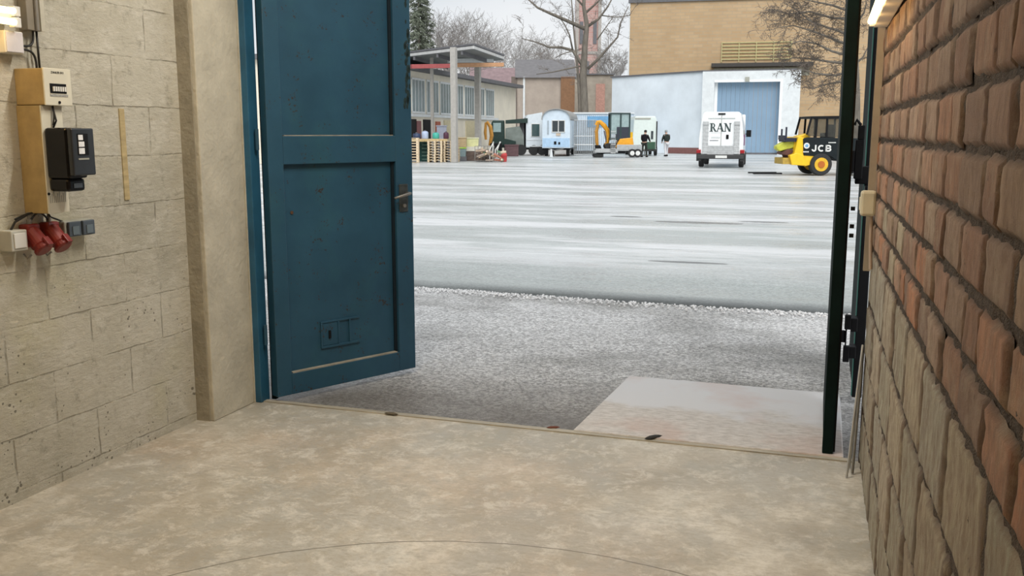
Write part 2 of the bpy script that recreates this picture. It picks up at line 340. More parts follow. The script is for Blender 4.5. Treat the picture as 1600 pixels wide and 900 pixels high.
# right wall: mortar body + individual bricks, slightly skewed
XR = lambda y: .272 - (y - 1.1) * .0098
rw = MB(); ny, nzr = 220, 150; vs = []; fs = []
for j in range(nzr + 1):
    for i in range(ny + 1):
        y = -.6 + i * (4.74 + .6) / ny; z = CZ * j / nzr
        vs.append((XR(y) + .008 + .008 * noise.noise(Vector((0, y * 22, z * 22))), y, z))
for j in range(nzr):
    for i in range(ny): a = j * (ny + 1) + i; fs.append((a, a + 1, a + ny + 2, a + ny + 1))
rw.add(vs, fs); rw.box(XR(-.6) + .05, .62, -.6, 4.74, 0, CZ).box(XR(-.6), .62, -6.3, -.6, 0, CZ)
rw.prism([(XR(4.74) + .002, 4.70), (.62, 4.70), (.62, 4.745), (XR(4.74) + .002, 4.745)], 0, CZ, 'z')
wr = struct(rw.build('wall_right', mortar), 'right wall of old brick above pale blocks')
def brick_field():
    me_v = []; me_f = []; cols = []; vc = []
    rnd = random.Random(3)
    def brick(y0, y1, z0, z1, col, pale):
        nu, nv = (16, 8) if not pale else (26, 14); o = len(me_v); off = rnd.uniform(-.003, .005); tl = rnd.uniform(-.006, .006); sd = rnd.uniform(0, 99)
        sk = [rnd.uniform(-.003, .003) for _ in range(4)]
        for j in range(nv + 1):
            for i in range(nu + 1):
                u, v = i / nu, j / nv
                y = y0 + (y1 - y0) * u + sk[0] * (1 - v) + sk[1] * v; z = z0 + (z1 - z0) * v + sk[2] * u + sk[3] * (1 - u)
                e = min(min(u, 1 - u) * (y1 - y0), min(v, 1 - v) * (z1 - z0))
                edge = i in (0, nu) or j in (0, nv)
                jit = noise.noise(Vector((y * 30, z * 30, sd)))
                dep = -off + tl * (u - .5) * .5 + jit * .003 + .004 * noise.noise(Vector((y * 9, z * 9, sd))) + (.012 if edge else max(0, .002 - e * .2))
                if edge: y += .003 * jit; z += .003 * noise.noise(Vector((y * 40, sd, z * 40)))
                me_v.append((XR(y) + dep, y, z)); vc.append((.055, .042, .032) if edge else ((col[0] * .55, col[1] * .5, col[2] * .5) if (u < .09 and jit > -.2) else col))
        for j in range(nv):
            for i in range(nu): a = o + j * (nu + 1) + i; me_f.append((a, a + 1, a + nu + 2, a + nu + 1)); cols.append(col)
    z = .01; rows = [(.01, .262), (.272, .525), (.535, .788), (.798, 1.05)]
    for r, (a, b) in enumerate(rows):
        y = -.62 - (.12 if r % 2 else .33)
        while y < 4.72:
            L = rnd.uniform(.42, .52); y1 = min(y + L, 4.735)
            g = rnd.uniform(.9, 1.1); c = rnd.choice([(.50, .44, .32), (.56, .50, .38), (.44, .42, .32), (.47, .45, .36)])
            if y1 > -.6 and y1 - y > .05: brick(max(y, -.6) + .008, y1 - .008, a, b, tuple(q * g for q in c), True)
            y = y1
    zz = 1.062; r = 0
    while zz < CZ - .1:
        y = -.62 - (.0 if r % 2 else .13); header = False
        while y < 4.72:
            L = rnd.choice([.262, .262, .25, .14, .27]); y1 = min(y + L, 4.735); g = rnd.uniform(.8, 1.25) * (1.0 if zz < 1.6 else .88)  # upper rows darkened: shade painted into the brick colour
            c = rnd.choice([(.42, .24, .155), (.46, .28, .19), (.36, .21, .145), (.46, .33, .23), (.38, .27, .20), (.50, .27, .17), (.33, .22, .165), (.52, .24, .13) if zz < 1.45 else (.40, .26, .18)])
            if rnd.random() < .12 and zz < 1.3: c = (.47, .42, .30)
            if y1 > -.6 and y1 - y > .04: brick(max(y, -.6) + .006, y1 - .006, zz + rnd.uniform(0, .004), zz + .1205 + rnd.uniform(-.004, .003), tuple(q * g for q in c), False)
            y = y1
        zz += .1265; r += 1
    me = bpy.data.meshes.new('bricks'); me.from_pydata(me_v, [], me_f); me.materials.append(brickm)
    ca = me.color_attributes.new('col', 'FLOAT_COLOR', 'POINT')
    for p in me.polygons: p.use_smooth = True
    for q, c in zip(ca.data, vc): q.color = (*c, 1)
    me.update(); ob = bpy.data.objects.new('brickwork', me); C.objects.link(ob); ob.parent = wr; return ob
brick_field()
# outside ground
def grid(x0, x1, y0, y1, nx, ny_, fz):
    m = MB(); vs = [(x0 + (x1 - x0) * i / nx, y0 + (y1 - y0) * j / ny_) for j in range(ny_ + 1) for i in range(nx + 1)]
    return m.add([(x, y, fz(x, y)) for x, y in vs], [(j * (nx + 1) + i, j * (nx + 1) + i + 1, (j + 1) * (nx + 1) + i + 1, (j + 1) * (nx + 1) + i) for j in range(ny_) for i in range(nx)])
RIDGE = lambda x: 8.75 - .035 * (x + 2) + .04 * math.sin(x * 1.3)
m = grid(-14, 8, DY, 8.95, 180, 50, lambda x, y: -.012 + .006 * noise.noise(Vector((x * 2, y * 2, 0))) - (.05 if y > RIDGE(x) + .06 else 0) + .006 * math.exp(-((y - RIDGE(x)) / .05) ** 2) * (1 + noise.noise(Vector((x * 14, y * 14, 3)))))
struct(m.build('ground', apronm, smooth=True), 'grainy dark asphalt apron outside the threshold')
m = grid(-110, 60, 8.74, 11.5, 300, 40, lambda x, y: .02 * math.exp(-((y - RIDGE(x) - .38) / .22) ** 2) - .07 * math.exp(-((y - RIDGE(x) - .04) / .07) ** 2) - .012)
y1 = grid(-110, 60, 11.5, 200, 40, 40, lambda x, y: -.012); m.add(y1.v, y1.f)
struct(m.build('ground', yardm, smooth=True), 'wide wet asphalt yard beyond the seam')
m = MB(); rnd = random.Random(5)
for i in range(1500):
    x = rnd.uniform(-5.2, .8); y = RIDGE(x) - abs(rnd.gauss(.02, .12)); r = rnd.uniform(.004, .016)
    m.lathe([(r * .5, -.4 * r), (r, 0), (r * .5, .5 * r)], 5, Matrix.Translation((x, y, .004)) @ Matrix.Rotation(rnd.uniform(0, 3), 4, 'X'))
tag(m.build('gravel', asphalt_lip), 'pale loose grit along the asphalt seam', 'gravel', kind='stuff')
struct(MB().prism([(-1.215, DY + .005), (.17, DY + .005), (.17, 5.93), (-1.15, 5.95)], -.05, .012, 'z').build('trim_3', rampm, bevel=.008), 'pale concrete slab in the asphalt by the threshold')
th = MB().box(-3.13, .22, DY - .03, DY + .012, -.05, .006)
struct(th.build('trim_4', M('threshold_steel', (.42, .38, .30), .6, .2, var=.3, scale=9, stretch=(.4, 4, 1))), 'worn threshold strip of the gateway')
for q, (x, y, s, c) in enumerate(((-2.28, 4.69, .035, (.12, .1, .07)), (-1.33, 4.74, .03, (.16, .05, .03)), (-.78, 4.735, .045, (.03, .03, .03)))):
    o = MB().lathe([(s * .5, 0), (s, .3 * s), (s * .6, .5 * s)], 6, Matrix.Diagonal((1.3, .45, .8, 1))).build('debris', M('debris_%s' % 'abc'[q], c, .9), loc=(x, y, .002), rz=.4 * q)
    tag(o, ('small brown crumb on the floor by the threshold, leftmost', 'reddish brown leaf scrap on the threshold at the ramp corner', 'black scrap on the threshold before the pale slab')[q], 'debris')
tag(B(-.008, .008, -.003, .003, 0, .003).build('debris', white_pl, loc=(-2.33, 3.72, .0), rz=.2), 'tiny white paper scrap on the concrete floor', 'debris')

# ================================================================== BLUE DOOR LEAF (left)
H0, H1 = Vector((-3.085, 4.735, 0)), Vector((-2.60, 5.665, 0))
dang = math.atan2((H1 - H0).y, (H1 - H0).x); DW = (H1 - H0).length
door = thing('door_1', 'blue steel gate leaf standing open on the left of the gateway', None, H0, dang); door['kind'] = 'structure'
# local: x along the leaf, y<0 towards the room
TH = .055
def pane(z0, z1, x0, x1): return MB().box(x0, x1, -.022, .0, z0, z1)
for z0, z1 in ((.15, 1.42), (1.575, 3.08)): pane(z0, z1, .09, DW - .13).build('panel', blue, door)
fr = MB().box(0, .10, -TH, .012, .03, 3.2).box(DW - .135, DW, -TH, .012, .03, 3.2)
fr.build('stile', blue, door, bevel=.004)
MB().box(.10, DW - .135, -TH, .012, .03, .16).box(.10, DW - .135, -TH, .012, 1.415, 1.58).box(.10, DW - .135, -TH, .012, 3.06, 3.2).build('rail', blue, door, bevel=.003)
dust = M('dusty_ledge', (.33, .30, .24), .9, var=.25, scale=14)
MB().box(.11, DW - .15, -TH + .002, -.022, .158, .166).box(.11, DW - .15, -TH + .002, -.022, 1.578, 1.585).build('ledge', dust, door)['label'] = 'dusty grey ledge'
rubs = MB().box(DW - .155, DW - .135, -.035, -.02, .17, 1.41).box(DW - .155, DW - .135, -.035, -.02, 1.585, 3.05)
rubs.build('edge_strip', M('dark_blue_gap', (.003, .012, .02), .6), door)
v = MB()                                 # small sliding vent
v.box(.33, .62, -.031, -.021, .27, .285).box(.33, .62, -.031, -.021, .43, .442).box(.33, .343, -.031, -.021, .285, .43).box(.455, .468, -.031, -.021, .285, .43).box(.54, .552, -.031, -.021, .285, .43)
v.box(.345, .455, -.028, -.021, .287, .428)
vent = v.build('vent_slide', blue, door, bevel=.002)
B(.385, .40, -.036, -.026, .33, .38).build('vent_knob', blackst, vent)
# handle
hp = B(DW - .115, DW - .045, -TH - .008, -TH, 1.09, 1.27).build('lock_plate', M('tarnished_plate', (.07, .08, .08), .45, .4, var=.4, scale=18), door, bevel=.004)
hd = MB().tube([(DW - .06, -TH - .005, 1.21), (DW - .06, -TH - .05, 1.21), (DW - .09, -TH - .055, 1.205), (DW - .19, -TH - .055, 1.185)], [.010, .010, .0095, .008], 10)
hd.build('door_handle', steel, door, smooth=True)
MB().lathe([(.012, 0), (.012, -.01)], 12, Matrix.Translation((DW - .08, -TH - .008, 1.13)), 'y').build('keyhole', steel, door)
MB().lathe([(.010, 0), (.010, -.006)], 8, Matrix.Translation((.16, -.022, 1.13)), 'y').build('bolt', M('rust', (.12, .06, .03), .8, var=.4), door)
pp = MB(); rnd = random.Random(2)         # flaked paint near the top of the meeting stile
for i in range(46):
    z = 1.75 + abs(rnd.gauss(0, .28)); x = DW - .03 + rnd.gauss(0, .012)
    s = rnd.uniform(.006, .017); x = min(x, DW - s)
    pp.lathe([(s, 0), (s * .7, -.0012)], 7, Matrix.Translation((x, -TH, z)) @ Matrix.Diagonal((.8, 1, 1.7, 1)), 'y')
pp.build('flaked_paint', M('flaked', (.012, .03, .03), .8, var=.6, scale=50), door)
# left frame with hinges
fb = MB().box(-3.17, -3.125, DY - .05, DY + .04, 0, 3.2)
frame = struct(fb.build('trim_5', M('frame_blue', (.02, .105, .19), .5, var=.2, scale=5), bevel=.004), 'blue steel jamb of the left gate leaf')
MB().box(-3.116, -3.088, DY + .045, DY + .075, 0, 3.2).build('rebate_gap_shade', backlit_steel, frame)  # rebate bar, wide and dark to paint the shaded gap beside the leaf
for z in (.35, 1.5, 2.7):
    MB().tube([(-3.104, DY - .01, z), (-3.104, DY - .01, z + .12)], .011, 10).build('hinge', blue, frame)

# ================================================================== RIGHT FOLDING LEAVES
leaf = thing('door_2', 'steel gate leaf with backlit shade painted in, seen edge-on at the right of the gateway', None, (0, 0, 0)); leaf['kind'] = 'structure'
MB().box(.067, .119, 4.75, 4.80, .012, 3.2).build('edge_profile', backlit_steel, leaf, bevel=.004)
MB().box(.070, .112, 4.80, 5.72, .03, 3.2).build('panel', backlit_steel, leaf)
MB().box(.119, .128, 4.765, 4.785, .02, 3.2).build('edge_strip', blackst, leaf)
MB().box(.112, .119, 4.80, 4.83, .03, 3.2).build('stile', backlit_steel, leaf)
for z in (1.145, 1.10, 1.23): MB().box(.135, .155, 4.77, 4.79, z, z + .018).build('bolt', blackst, leaf)
leaf2 = thing('door_3', 'second steel gate leaf with backlit shade painted in, folded beside the brick wall', None, (0, 0, 0)); leaf2['kind'] = 'structure'
MB().box(.232, .288, 5.80, 5.85, .03, 3.2).build('edge_profile', blackst, leaf2, bevel=.004)  # near-black edge, its backlit shade is in the colour
MB().box(.238, .282, 5.85, 6.85, .04, 3.2).build('panel', backlit_steel, leaf2)
MB().box(.226, .232, 5.80, 5.83, .04, 3.2).build('edge_strip', M('green_highlight', (.05, .16, .13), .5), leaf2)  # lighter green strip: highlight painted along the leaf edge
for z in (.42,):
    hg = MB().box(.116, .172, 5.69, 5.72, z - .035, z + .035).box(.165, .20, 5.68, 5.72, z + .045, z + .13).box(.165, .20, 5.68, 5.72, z - .15, z - .055).box(.172, .18, 5.68, 5.72, z - .1, z + .1).box(.2, .236, 5.70, 5.80, z + .03, z + .11).box(.2, .236, 5.70, 5.80, z - .13, z - .06)
    hg.build('hinge', blackst, leaf2, bevel=.004)
lk = MB().box(.175, .262, 5.70, 5.78, 1.31, 1.41).box(.165, .21, 5.66, 5.72, 1.34, 1.56).box(.135, .165, 5.66, 5.72, 1.38, 1.50).box(.175, .212, 5.66, 5.70, 1.56, 1.64).box(.20, .21, 5.66, 5.70, 1.44, 1.6).box(.23, .245, 5.66, 5.78, 1.25, 1.30)
lk.build('latch', blackst, leaf2, bevel=.006)
MB().tube([(.19, 5.68, 1.64), (.165, 5.68, 1.67), (.155, 5.68, 1.64)], .009, 8).build('handle', blackst, leaf2)
# steel strip on the brick wall's end
struct(B(.205, .236, 4.705, 4.75, .95, 3.3).build('trim_6', M('brown_strip', (.30, .25, .19), .7, var=.15)), 'brown metal strip on the end of the brick wall')
sw = thing('light_switch', 'small beige surface switch box on the end of the brick wall', 'switch', (.20, 4.55, 1.28))
MB().box(-.032, .035, -.03, .03, -.055, .06).build('case', M('beige_plastic', (.55, .51, .38), .5), sw, bevel=.012)
MB().box(-.036, -.031, -.015, .015, -.03, .03).build('rocker', ivory, sw, bevel=.002)
MB().tube([(.02, 0, -.055), (.022, 0, -.16), (.03, 0, -.3)], .008, 8).build('conduit', M('pinkish_conduit', (.42, .32, .25), .7), sw)
# rods leaning on the wall end
for q, (a, b, r, lab) in enumerate((((.178, 4.46, .004), (.222, 4.66, .60), .0055, 'thin pale metal rod leaning on the brick wall end, nearest the threshold'),
                                 ((.205, 4.52, .004), (.226, 4.67, .56), .0065, 'thin grey metal rod leaning closest to the brick wall'),
                                 ((.194, 4.60, .004), (.221, 4.69, .50), .005, 'thin metal rod leaning behind the two others'))):
    tag(MB().tube([a, b], r, 8).build('metal_rod', (galv, steel, galv)[q]), lab, 'rod', 'rods leaning by the brick wall')

# ================================================================== LAMPS
def batten(name, label, p0, p1, wall, powr, tubes=1, lit=True):
    """fluorescent batten from p0 to p1; wall = unit vector towards what carries it"""
    p0, p1, wl = Vector(p0), Vector(p1), Vector(wall); d = (p1 - p0).normalized(); sd = d.cross(wl)
    t = thing(name, label, 'lamp', p0)
    mid = wl * .045
    MB().bar(mid, (p1 - p0) + mid, .06, .045).build('housing', white_pl, t, bevel=.004)
    for k in range(tubes):
        o = sd * ((k - (tubes - 1) / 2) * .045)
        MB().tube([d * .04 + o, (p1 - p0) - d * .04 + o], .013, 10).build('tube', tube_m, t, smooth=True)
        for e in (d * .01, (p1 - p0) - d * .05):
            MB().bar(e + o + wl * .012, e + o + wl * .012 + d * .035, .032, .04).build('lamp_holder', white_pl, t, bevel=.003)
    if powr and powr < 10:
        for k in range(4):
            L = bpy.data.lights.new('tube_light', 'POINT'); L.energy = powr; L.shadow_soft_size = .02; L.color = (1.0, .58, .20)
            lo = bpy.data.objects.new('tube_light', L); C.objects.link(lo); lo.parent = t; lo.location = (p1 - p0) * (k + .5) / 4 - wl * .03 + Vector((0, 0, -.035))
    elif powr:
        L = bpy.data.lights.new('lamp_light', 'AREA'); L.shape = 'RECTANGLE'; L.size = (p1 - p0).length; L.size_y = .06; L.energy = powr; L.color = WARM if powr > 5 else (1.0, .62, .22)
        lo = bpy.data.objects.new('lamp_light', L); C.objects.link(lo); lo.parent = t
        lo.location = (p1 - p0) / 2 - wl * .02
        zax = wl; xax = d; yax = zax.cross(xax)
        lo.rotation_euler = Matrix((xax, yax, zax)).transposed().to_euler()
    return t
batten('fluorescent_lamp', 'glowing warm fluorescent lamp high on the brick wall at the right', (.165, 4.60, 2.085), (.165, 3.30, 2.085), (1, 0, 0), .75)
batten('fluorescent_lamp', 'glowing yellow twin tube lamp at the left edge on the block wall', (-3.19, 3.17, 2.07), (-3.19, 1.9, 2.07), (-1, 0, 0), .5, 2)
for i, (x, y, pw) in enumerate(((-1.5, 3.75, 2.1), (-1.5, 2.1, .75), (-1.5, -.4, .3), (-1.5, -3.2, .25))):  # unseen battens added overhead to light the interior
    batten('unseen_fill_lamp', 'unseen ceiling batten added to light the concrete floor, number %s from the gate' % ('one', 'two', 'three', 'four')[i], (x - .75, y, CZ - .09), (x + .75, y, CZ - .09), (0, 0, 1), TUBE_POWER * pw, 2)['group'] = 'unseen fill battens'

# ================================================================== ELECTRICS ON THE LEFT WALL
X0 = LX
fb = thing('fuse_box', 'small ivory fuse box above the black electricity meter', 'fuse box', (X0, 3.19, 1.715))
MB().box(0, .15, 0, .148, 0, .152).build('case', yellowed, fb, bevel=.004)
MB().box(.15, .158, -.002, .15, -.002, .154).build('cover', ivory, fb, bevel=.003)
MB().box(.157, .160, .028, .118, .05, .09).build('breaker_window', blackst, fb)
for k in range(6): MB().box(.160, .166, .040 + k * .0125, .048 + k * .0125, .058, .078).build('breaker', white_pl, fb)
MB().box(.1585, .1595, .026, .125, .036, .046).build('label_strip', M('label_print', (.35, .35, .33), .6, var=.6, scale=220), fb)
MB().lathe([(.006, 0), (.006, .004)], 10, Matrix.Translation((.158, .074, .012)), 'x').build('screw', blackst, fb)
tx = text('ZAHLER 013', .013, (0, 0, 0), PI / 2, cablem, 'handwriting', fb, .0005); tx.location = (.159, .074, .136)
bd = thing('meter_board', 'narrow ivory meter board below the fuse box', 'meter board', (X0, 3.185, 1.255))
MB().box(0, .125, 0, .105, 0, .458).build('side_panel', yellowed, bd, bevel=.003)
MB().box(.125, .132, .0, .118, 0, .458).build('front_panel', ivory, bd, bevel=.002)
for k in range(9): MB().box(.132, .1328, .012 + k * .0105, .016 + k * .0105, .045, .075 + .01 * (k % 3)).build('marking', greypl, bd)
MB().lathe([(.006, 0), (.006, .004)], 10, Matrix.Translation((.132, .006, .085)), 'x').build('screw', blackst, bd)
mt = thing('electricity_meter', 'black electricity meter with white counter window', 'meter', (X0 + .132, 3.195, 1.35))
MB().box(0, .12, -.004, .105, .055, .27).build('case', bake, mt, bevel=.012)
MB().box(.115, .142, .0, .128, .068, .268).build('cover', M('meter_cover', (.028, .032, .038), .2, var=.2), mt, bevel=.006)
MB().box(0, .105, .002, .10, .0, .055).build('terminal_cover', bake, mt, bevel=.012)
MB().box(.142, .144, .03, .09, .155, .245).build('counter_window', blackst, mt)
MB().box(.144, .1455, .034, .066, .16, .185).box(.144, .1455, .034, .066, .19, .212).box(.144, .1455, .034, .06, .218, .24).build('dial', M('dial_white', (.8, .82, .85), .4, var=.1, scale=80), mt)
MB().box(.142, .1435, .03, .09, .135, .142).build('rating_plate', greypl, mt)
MB().box(.105, .108, .03, .08, .015, .035).build('seal_plate', bluegrey, mt, bevel=.002)
MB().tube([(.0, .05, .268), (.02, .05, .30), (.005, .05, .36)], .004, 6).build('cable', cablem, mt)
jb = thing('junction_box', 'white square junction box on the wall below the yellow lamp', 'junction box', (X0, 3.10, 1.925))
MB().box(0, .06, 0, .095, 0, .09).build('case', white_pl, jb, bevel=.004)
MB().box(.06, .064, .004, .091, .004, .086).build('lid', M('lilac_white', (.62, .61, .66), .4), jb, bevel=.003)
tr = thing('cable_trunking', 'brown grey vertical cable trunking rising above the fuse box', 'trunking', (X0, 3.235, 2.03))
MB().box(0, .05, 0, .085, 0, 1.4).build('channel', M('trunk_brown', (.25, .22, .17), .6, var=.15), tr, bevel=.003)
MB().box(.05, .056, .068, .09, 0, 1.4).build('lid', M('trunk_edge', (.50, .48, .40), .5), tr)
MB().tube([(.055, .045, 0), (.055, .05, .4), (.055, .045, 1.4)], .008, 8).build('cable', cableg, tr)
def cable(label, pts, r=.005, mt_=cablem): return tag(MB().tube(pts, r, 7).build('cable', mt_, smooth=True), label, 'cable')
def arc(a, b, bulge, n=10):
    a, b, u = Vector(a), Vector(b), Vector(bulge); return [a.lerp(b, i / n) + u * math.sin(PI * i / n) for i in range(n + 1)]
cable('black cable dropping straight from trunking into the fuse box', [(X0 + .03, 3.30, 2.03), (X0 + .03, 3.302, 1.867)])
cable('black cable curving from the junction box up to the trunking', arc((X0 + .03, 3.193, 1.965), (X0 + .03, 3.28, 2.04), (0, .03, -.03)))
cable('black cable curving from the junction box down to the fuse box', arc((X0 + .03, 3.193, 1.945), (X0 + .03, 3.285, 1.867), (0, .03, .03)))
cable('thin cable between the fuse box and the meter', arc((X0 + .14, 3.245, 1.713), (X0 + .14, 3.238, 1.63), (0, .006, 0)), .0035)
gs = thing('light_switch', 'small pale grey switch box left of the red sockets', 'switch', (X0, 3.035, 1.105))
MB().box(0, .07, 0, .085, 0, .088).build('case', M('pale_grey_plastic', (.50, .50, .45), .5), gs, bevel=.005)
MB().box(.07, .075, .012, .073, .012, .076).build('rocker', white_pl, gs, bevel=.003)
MB().tube([(.03, .04, .088), (.035, .06, .12), (.04, .12, .145)], .005, 8).build('cable', cablem, gs)
def cee(y, label):
    t = thing('industrial_socket', label, 'socket', (X0, y, 1.15), 0, 'red three phase sockets')
    MB().box(0, .055, -.036, .036, -.04, .06).build('back_box', redpl, t, bevel=.010)
    X = Matrix.Translation((.045, 0, .01)) @ Matrix.Rotation(math.radians(138), 4, 'Y')
    MB().lathe([(.038, -.02), (.038, .055), (.034, .062), (.034, .07)], 20, X).build('barrel', redpl, t, smooth=False, bevel=.002)
    MB().lathe([(.040, .07), (.040, .082), (.030, .088)], 20, X).build('flap_lid', redpl, t, bevel=.002)
    MB().box(-.05, -.036, -.014, .014, .045, .09, X=X).build('lid_hinge', redpl, t, bevel=.003)
    MB().tube([(.035, -.05, -.065), (.05, -.045, -.085), (.06, -.03, -.07)], .004, 6).build('lid_spring', steel, t)
    MB().lathe([(.011, .0), (.011, .018), (.006, .02), (.006, .05)], 10, Matrix.Translation((.028, 0, .06))).build('cable_gland', cableg, t)
    return t
cee(3.175, 'red angled industrial socket beside the pale grey switch box')
cee(3.285, 'red angled industrial socket beside the blue grey double socket')
ds = thing('double_socket', 'blue grey surface double socket right of the red sockets', 'socket', (X0, 3.345, 1.13))
MB().box(0, .055, 0, .175, 0, .075).build('case', greypl, ds, bevel=.006)
for k in (0, 1):
    f_ = MB().box(.055, .07, .012 + k * .085, .085 + k * .085, .004, .071).build('flap_lid', bluegrey, ds, bevel=.004)
    MB().box(.07, .074, .03 + k * .085, .068 + k * .085, .012, .05).build('recess', M('slate_plastic', (.13, .17, .2), .5), f_)
for k, (y0_, y1_) in enumerate(((3.10, 3.20), (3.175, 3.215), (3.285, 3.225))):
    cable('black cable feeding the %s from the meter board' % ('pale switch', 'left red socket', 'right red socket')[k], arc((X0 + .03, y0_, 1.215 if k else 1.235), (X0 + .04, y1_, 1.258), (0, 0, .004)), .0045)
cable('black cable feeding the blue grey socket, left strand', [(X0 + .03, 3.275, 1.258), (X0 + .035, 3.29, 1.23), (X0 + .03, 3.37, 1.20)], .004)
tag(MB().box(X0, X0 + .006, 3.80, 3.835, 1.27, 1.715).build('wooden_strip', M('yellow_wood_strip', (.48, .38, .20), .7, var=.25, scale=9, stretch=(1, 1, 4))), 'yellowish wooden strip screwed upright to the block wall', 'strip')

# ================================================================== BUILDINGS BEYOND THE YARD
def frame_rz(a, b): d = b - a; return math.atan2(d.y, d.x)
# white annex: side wall receding to the left, portal with the big roller gate
A0, A1, A2 = G(955, 79), G(1096, 71.4), G(1247, 69.5)
an = thing('warehouse_annex', 'white flat-roofed annex with a grey blue gate in front of the brick hall', 'building', A1, frame_rz(A1, A2))
WL = (A2 - A1).length; HH = 6.05
angL = frame_rz(A1, A0) - frame_rz(A1, A2); LL = (A0 - A1).length
XL = Matrix.Rotation(angL, 4, 'Z')
MB().box(0, LL, -6, 0, 0, HH, X=XL).build('side_wall', M('white_blue_wall', (.74, .80, .85), .7, var=.1, scale=.5), an)
MB().box(0, LL * .36, 0, .04, 0, .45, X=XL).build('plinth', M('plinth_red', (.22, .10, .09), .8), an)
MB().box(-.1, LL + .1, -6, .12, HH, HH + .12, X=XL).build('roof_edge', slate, an)
gx0, gx1, gz = .125 * WL, .81 * WL, 5.25
MB().box(0, gx0, -.5, .3, 0, HH).box(gx1, WL, -.5, .3, 0, HH).box(gx0, gx1, -.5, .3, gz, HH).build('portal', whitepaint, an)
MB().box(gx0, gx0 + .22, -.1, .3, 0, gz).box(gx1 - .1, gx1 + .1, -.55, -.5, 0, gz + .2).box(gx0, gx1, -.56, -.5, gz, gz + .16).build('gate_trim', wlacq, an)
dm = M('gate_blue', (.22, .33, .45), .5, var=.06, scale=.6)
gd = MB(); n = 14
for k in range(n):
    xa = gx0 + .22 + (gx1 - gx0 - .22) * k / n; xb = gx0 + .22 + (gx1 - gx0 - .22) * (k + 1) / n; gd.box(xa, xb - .015, .0, .08, .08, gz)
gd.build('gate', dm, an)
MB().box(gx0, gx1, -.02, .1, 0, .12).build('gate_sill', slate, an)
MB().box(0, WL, -.4, 8, HH, HH + .1).build('roof', slate, an)
MB().box(gx0 + 2.2, gx0 + 2.5, -.7, -.5, gz + .02, gz + .35).build('gate_lamp', greypl, an)
# ochre brick hall
Y0, Y1 = G(980, 85), G(1420, 80)
hl = thing('brick_hall', 'tall ochre brick hall behind the white annex', 'building', Y0, frame_rz(Y0, Y1)); HL = (Y1 - Y0).length
ochre = mat_brickfar('ochre_brick', (.47, .32, .175), (.53, .375, .22), (.44, .34, .22), .8, .27)
MB().box(0, HL, 0, 14, 0, 12.9).build('wall', ochre, hl)
MB().box(-.1, HL, -.15, 14, 12.8, 13.15).build('roof_edge', slate, hl)
MB().box(2.2, 9, 2, 10, 13.1, 14.2).build('roof_light', bluep, hl)
MB().box(-.06, .06, -.08, 0, 0, 12.9).build('downpipe', whitepaint, hl)
MB().box(7.2, 15.6, -1.3, 0, 7.15, 7.45).build('awning', M('awning_dark', (.05, .045, .04), .7), hl)
lv = MB()
for k in range(6): lv.box(8.0, 13.9, -.1, 0, 7.8 + k * .28, 7.88 + k * .28)
for k in range(5): lv.box(8.0 + k * 1.45, 8.07 + k * 1.45, -.12, 0, 7.6, 9.3)
lv.build('louvre_rack', M('louvre', (.50, .45, .22), .6), hl)
MB().box(7.4, 15.4, -.2, 0, 6.4, 7.1).build('vent_band', M('vent_band', (.36, .34, .26), .7, var=.2, scale=2, stretch=(3, 1, 1)), hl)
# workshop with clerestory windows
W1, W0 = G(806, 80), G(650, 58); W0 = W0 - (W1 - W0).normalized() * 11
ws = thing('workshop', 'long cream workshop with a band of upper windows behind the canopy', 'building', W0, frame_rz(W0, W1)); WSL = (W1 - W0).length
MB().box(0, WSL, 0, 10, 0, 5.25).build('wall', cream, ws)
MB().box(-.3, WSL + .2, -.6, 10, 5.25, 5.5).build('roof', slate, ws)
nwin = 11; bay = (WSL - 6.5) / nwin
for k in range(nwin):
    a = .4 + k * bay
    wf = MB().box(a, a + bay - .35, -.06, 0, 2.75, 2.87).box(a, a + bay - .35, -.06, 0, 4.75, 4.87)
    for q in range(5): xx = a + (bay - .42) * q / 4; wf.box(xx, xx + .07, -.05, 0, 2.8, 4.8)
    fo = wf.build('window', whitepaint, ws); B(a + .05, a + bay - .4, -.03, -.005, 2.87, 4.75).build('pane', M('clerestory_glass', (.16, .22, .23), .2, var=.3, scale=.8), fo)
MB().box(0, WSL - 5.5, -.12, 0, 2.55, 2.72).build('sill', whitepaint, ws)
for k, (a, b, mt_) in enumerate(((9.2, 11.0, blackst), (12.2, 13.6, blackst), (16, 18.2, M('cream_door', (.62, .55, .36), .6)), (20.5, 22.6, MATS['cream_door']))):
    MB().box(a, b, -.05, 0, 0, 2.4).build('door', mt_, ws)
MB().box(11.0, 11.7, -.08, 0, 0, 2.3).build('door_panel', M('faded_maroon', (.22, .09, .09), .7), ws)
MB().box(14.4, 15.2, -.08, 0, 0, 2.3).build('door_panel', M('faded_red', (.42, .12, .07), .6), ws)
# houses behind
def house(name, label, px0, px1, D, ytop, mat_, depth=8, roofmat=None, yroof=None, base=0):
    a, b = G(px0, D), G(px1, D); t = thing(name, label, 'building', a, frame_rz(a, b)); L = (b - a).length; H = P(px0, ytop, D).z
    MB().box(0, L, 0, depth, 0, H).build('wall', mat_, t)
    if yroof is not None:
        Hr = P(px0, yroof, D + depth / 2).z
        MB().prism([(-.3, H - .1), (depth / 2, Hr), (depth + .3, H - .1)], -.2, L + .2, 'x').build('roof', roofmat, t)
    return t, L, H
t, L, H = house('house', 'grey brown house with a wide dark slate roof', 808, 897, 98, 120, M('taupe_render', (.40, .34, .29), .85, var=.12, scale=1), 9, M('roof_slate', (.16, .155, .16), .7, var=.15, scale=2), 93)
MB().box(L * .76, L, -.25, 0, 0, H).build('brown_wing', M('brown_render', (.24, .13, .07), .85, var=.15), t)['label'] = 'brown painted wall'
MB().box(-.6, 0, -.1, 2, 0, H).build('corner', M('dark_corner', (.16, .13, .11), .8), t)
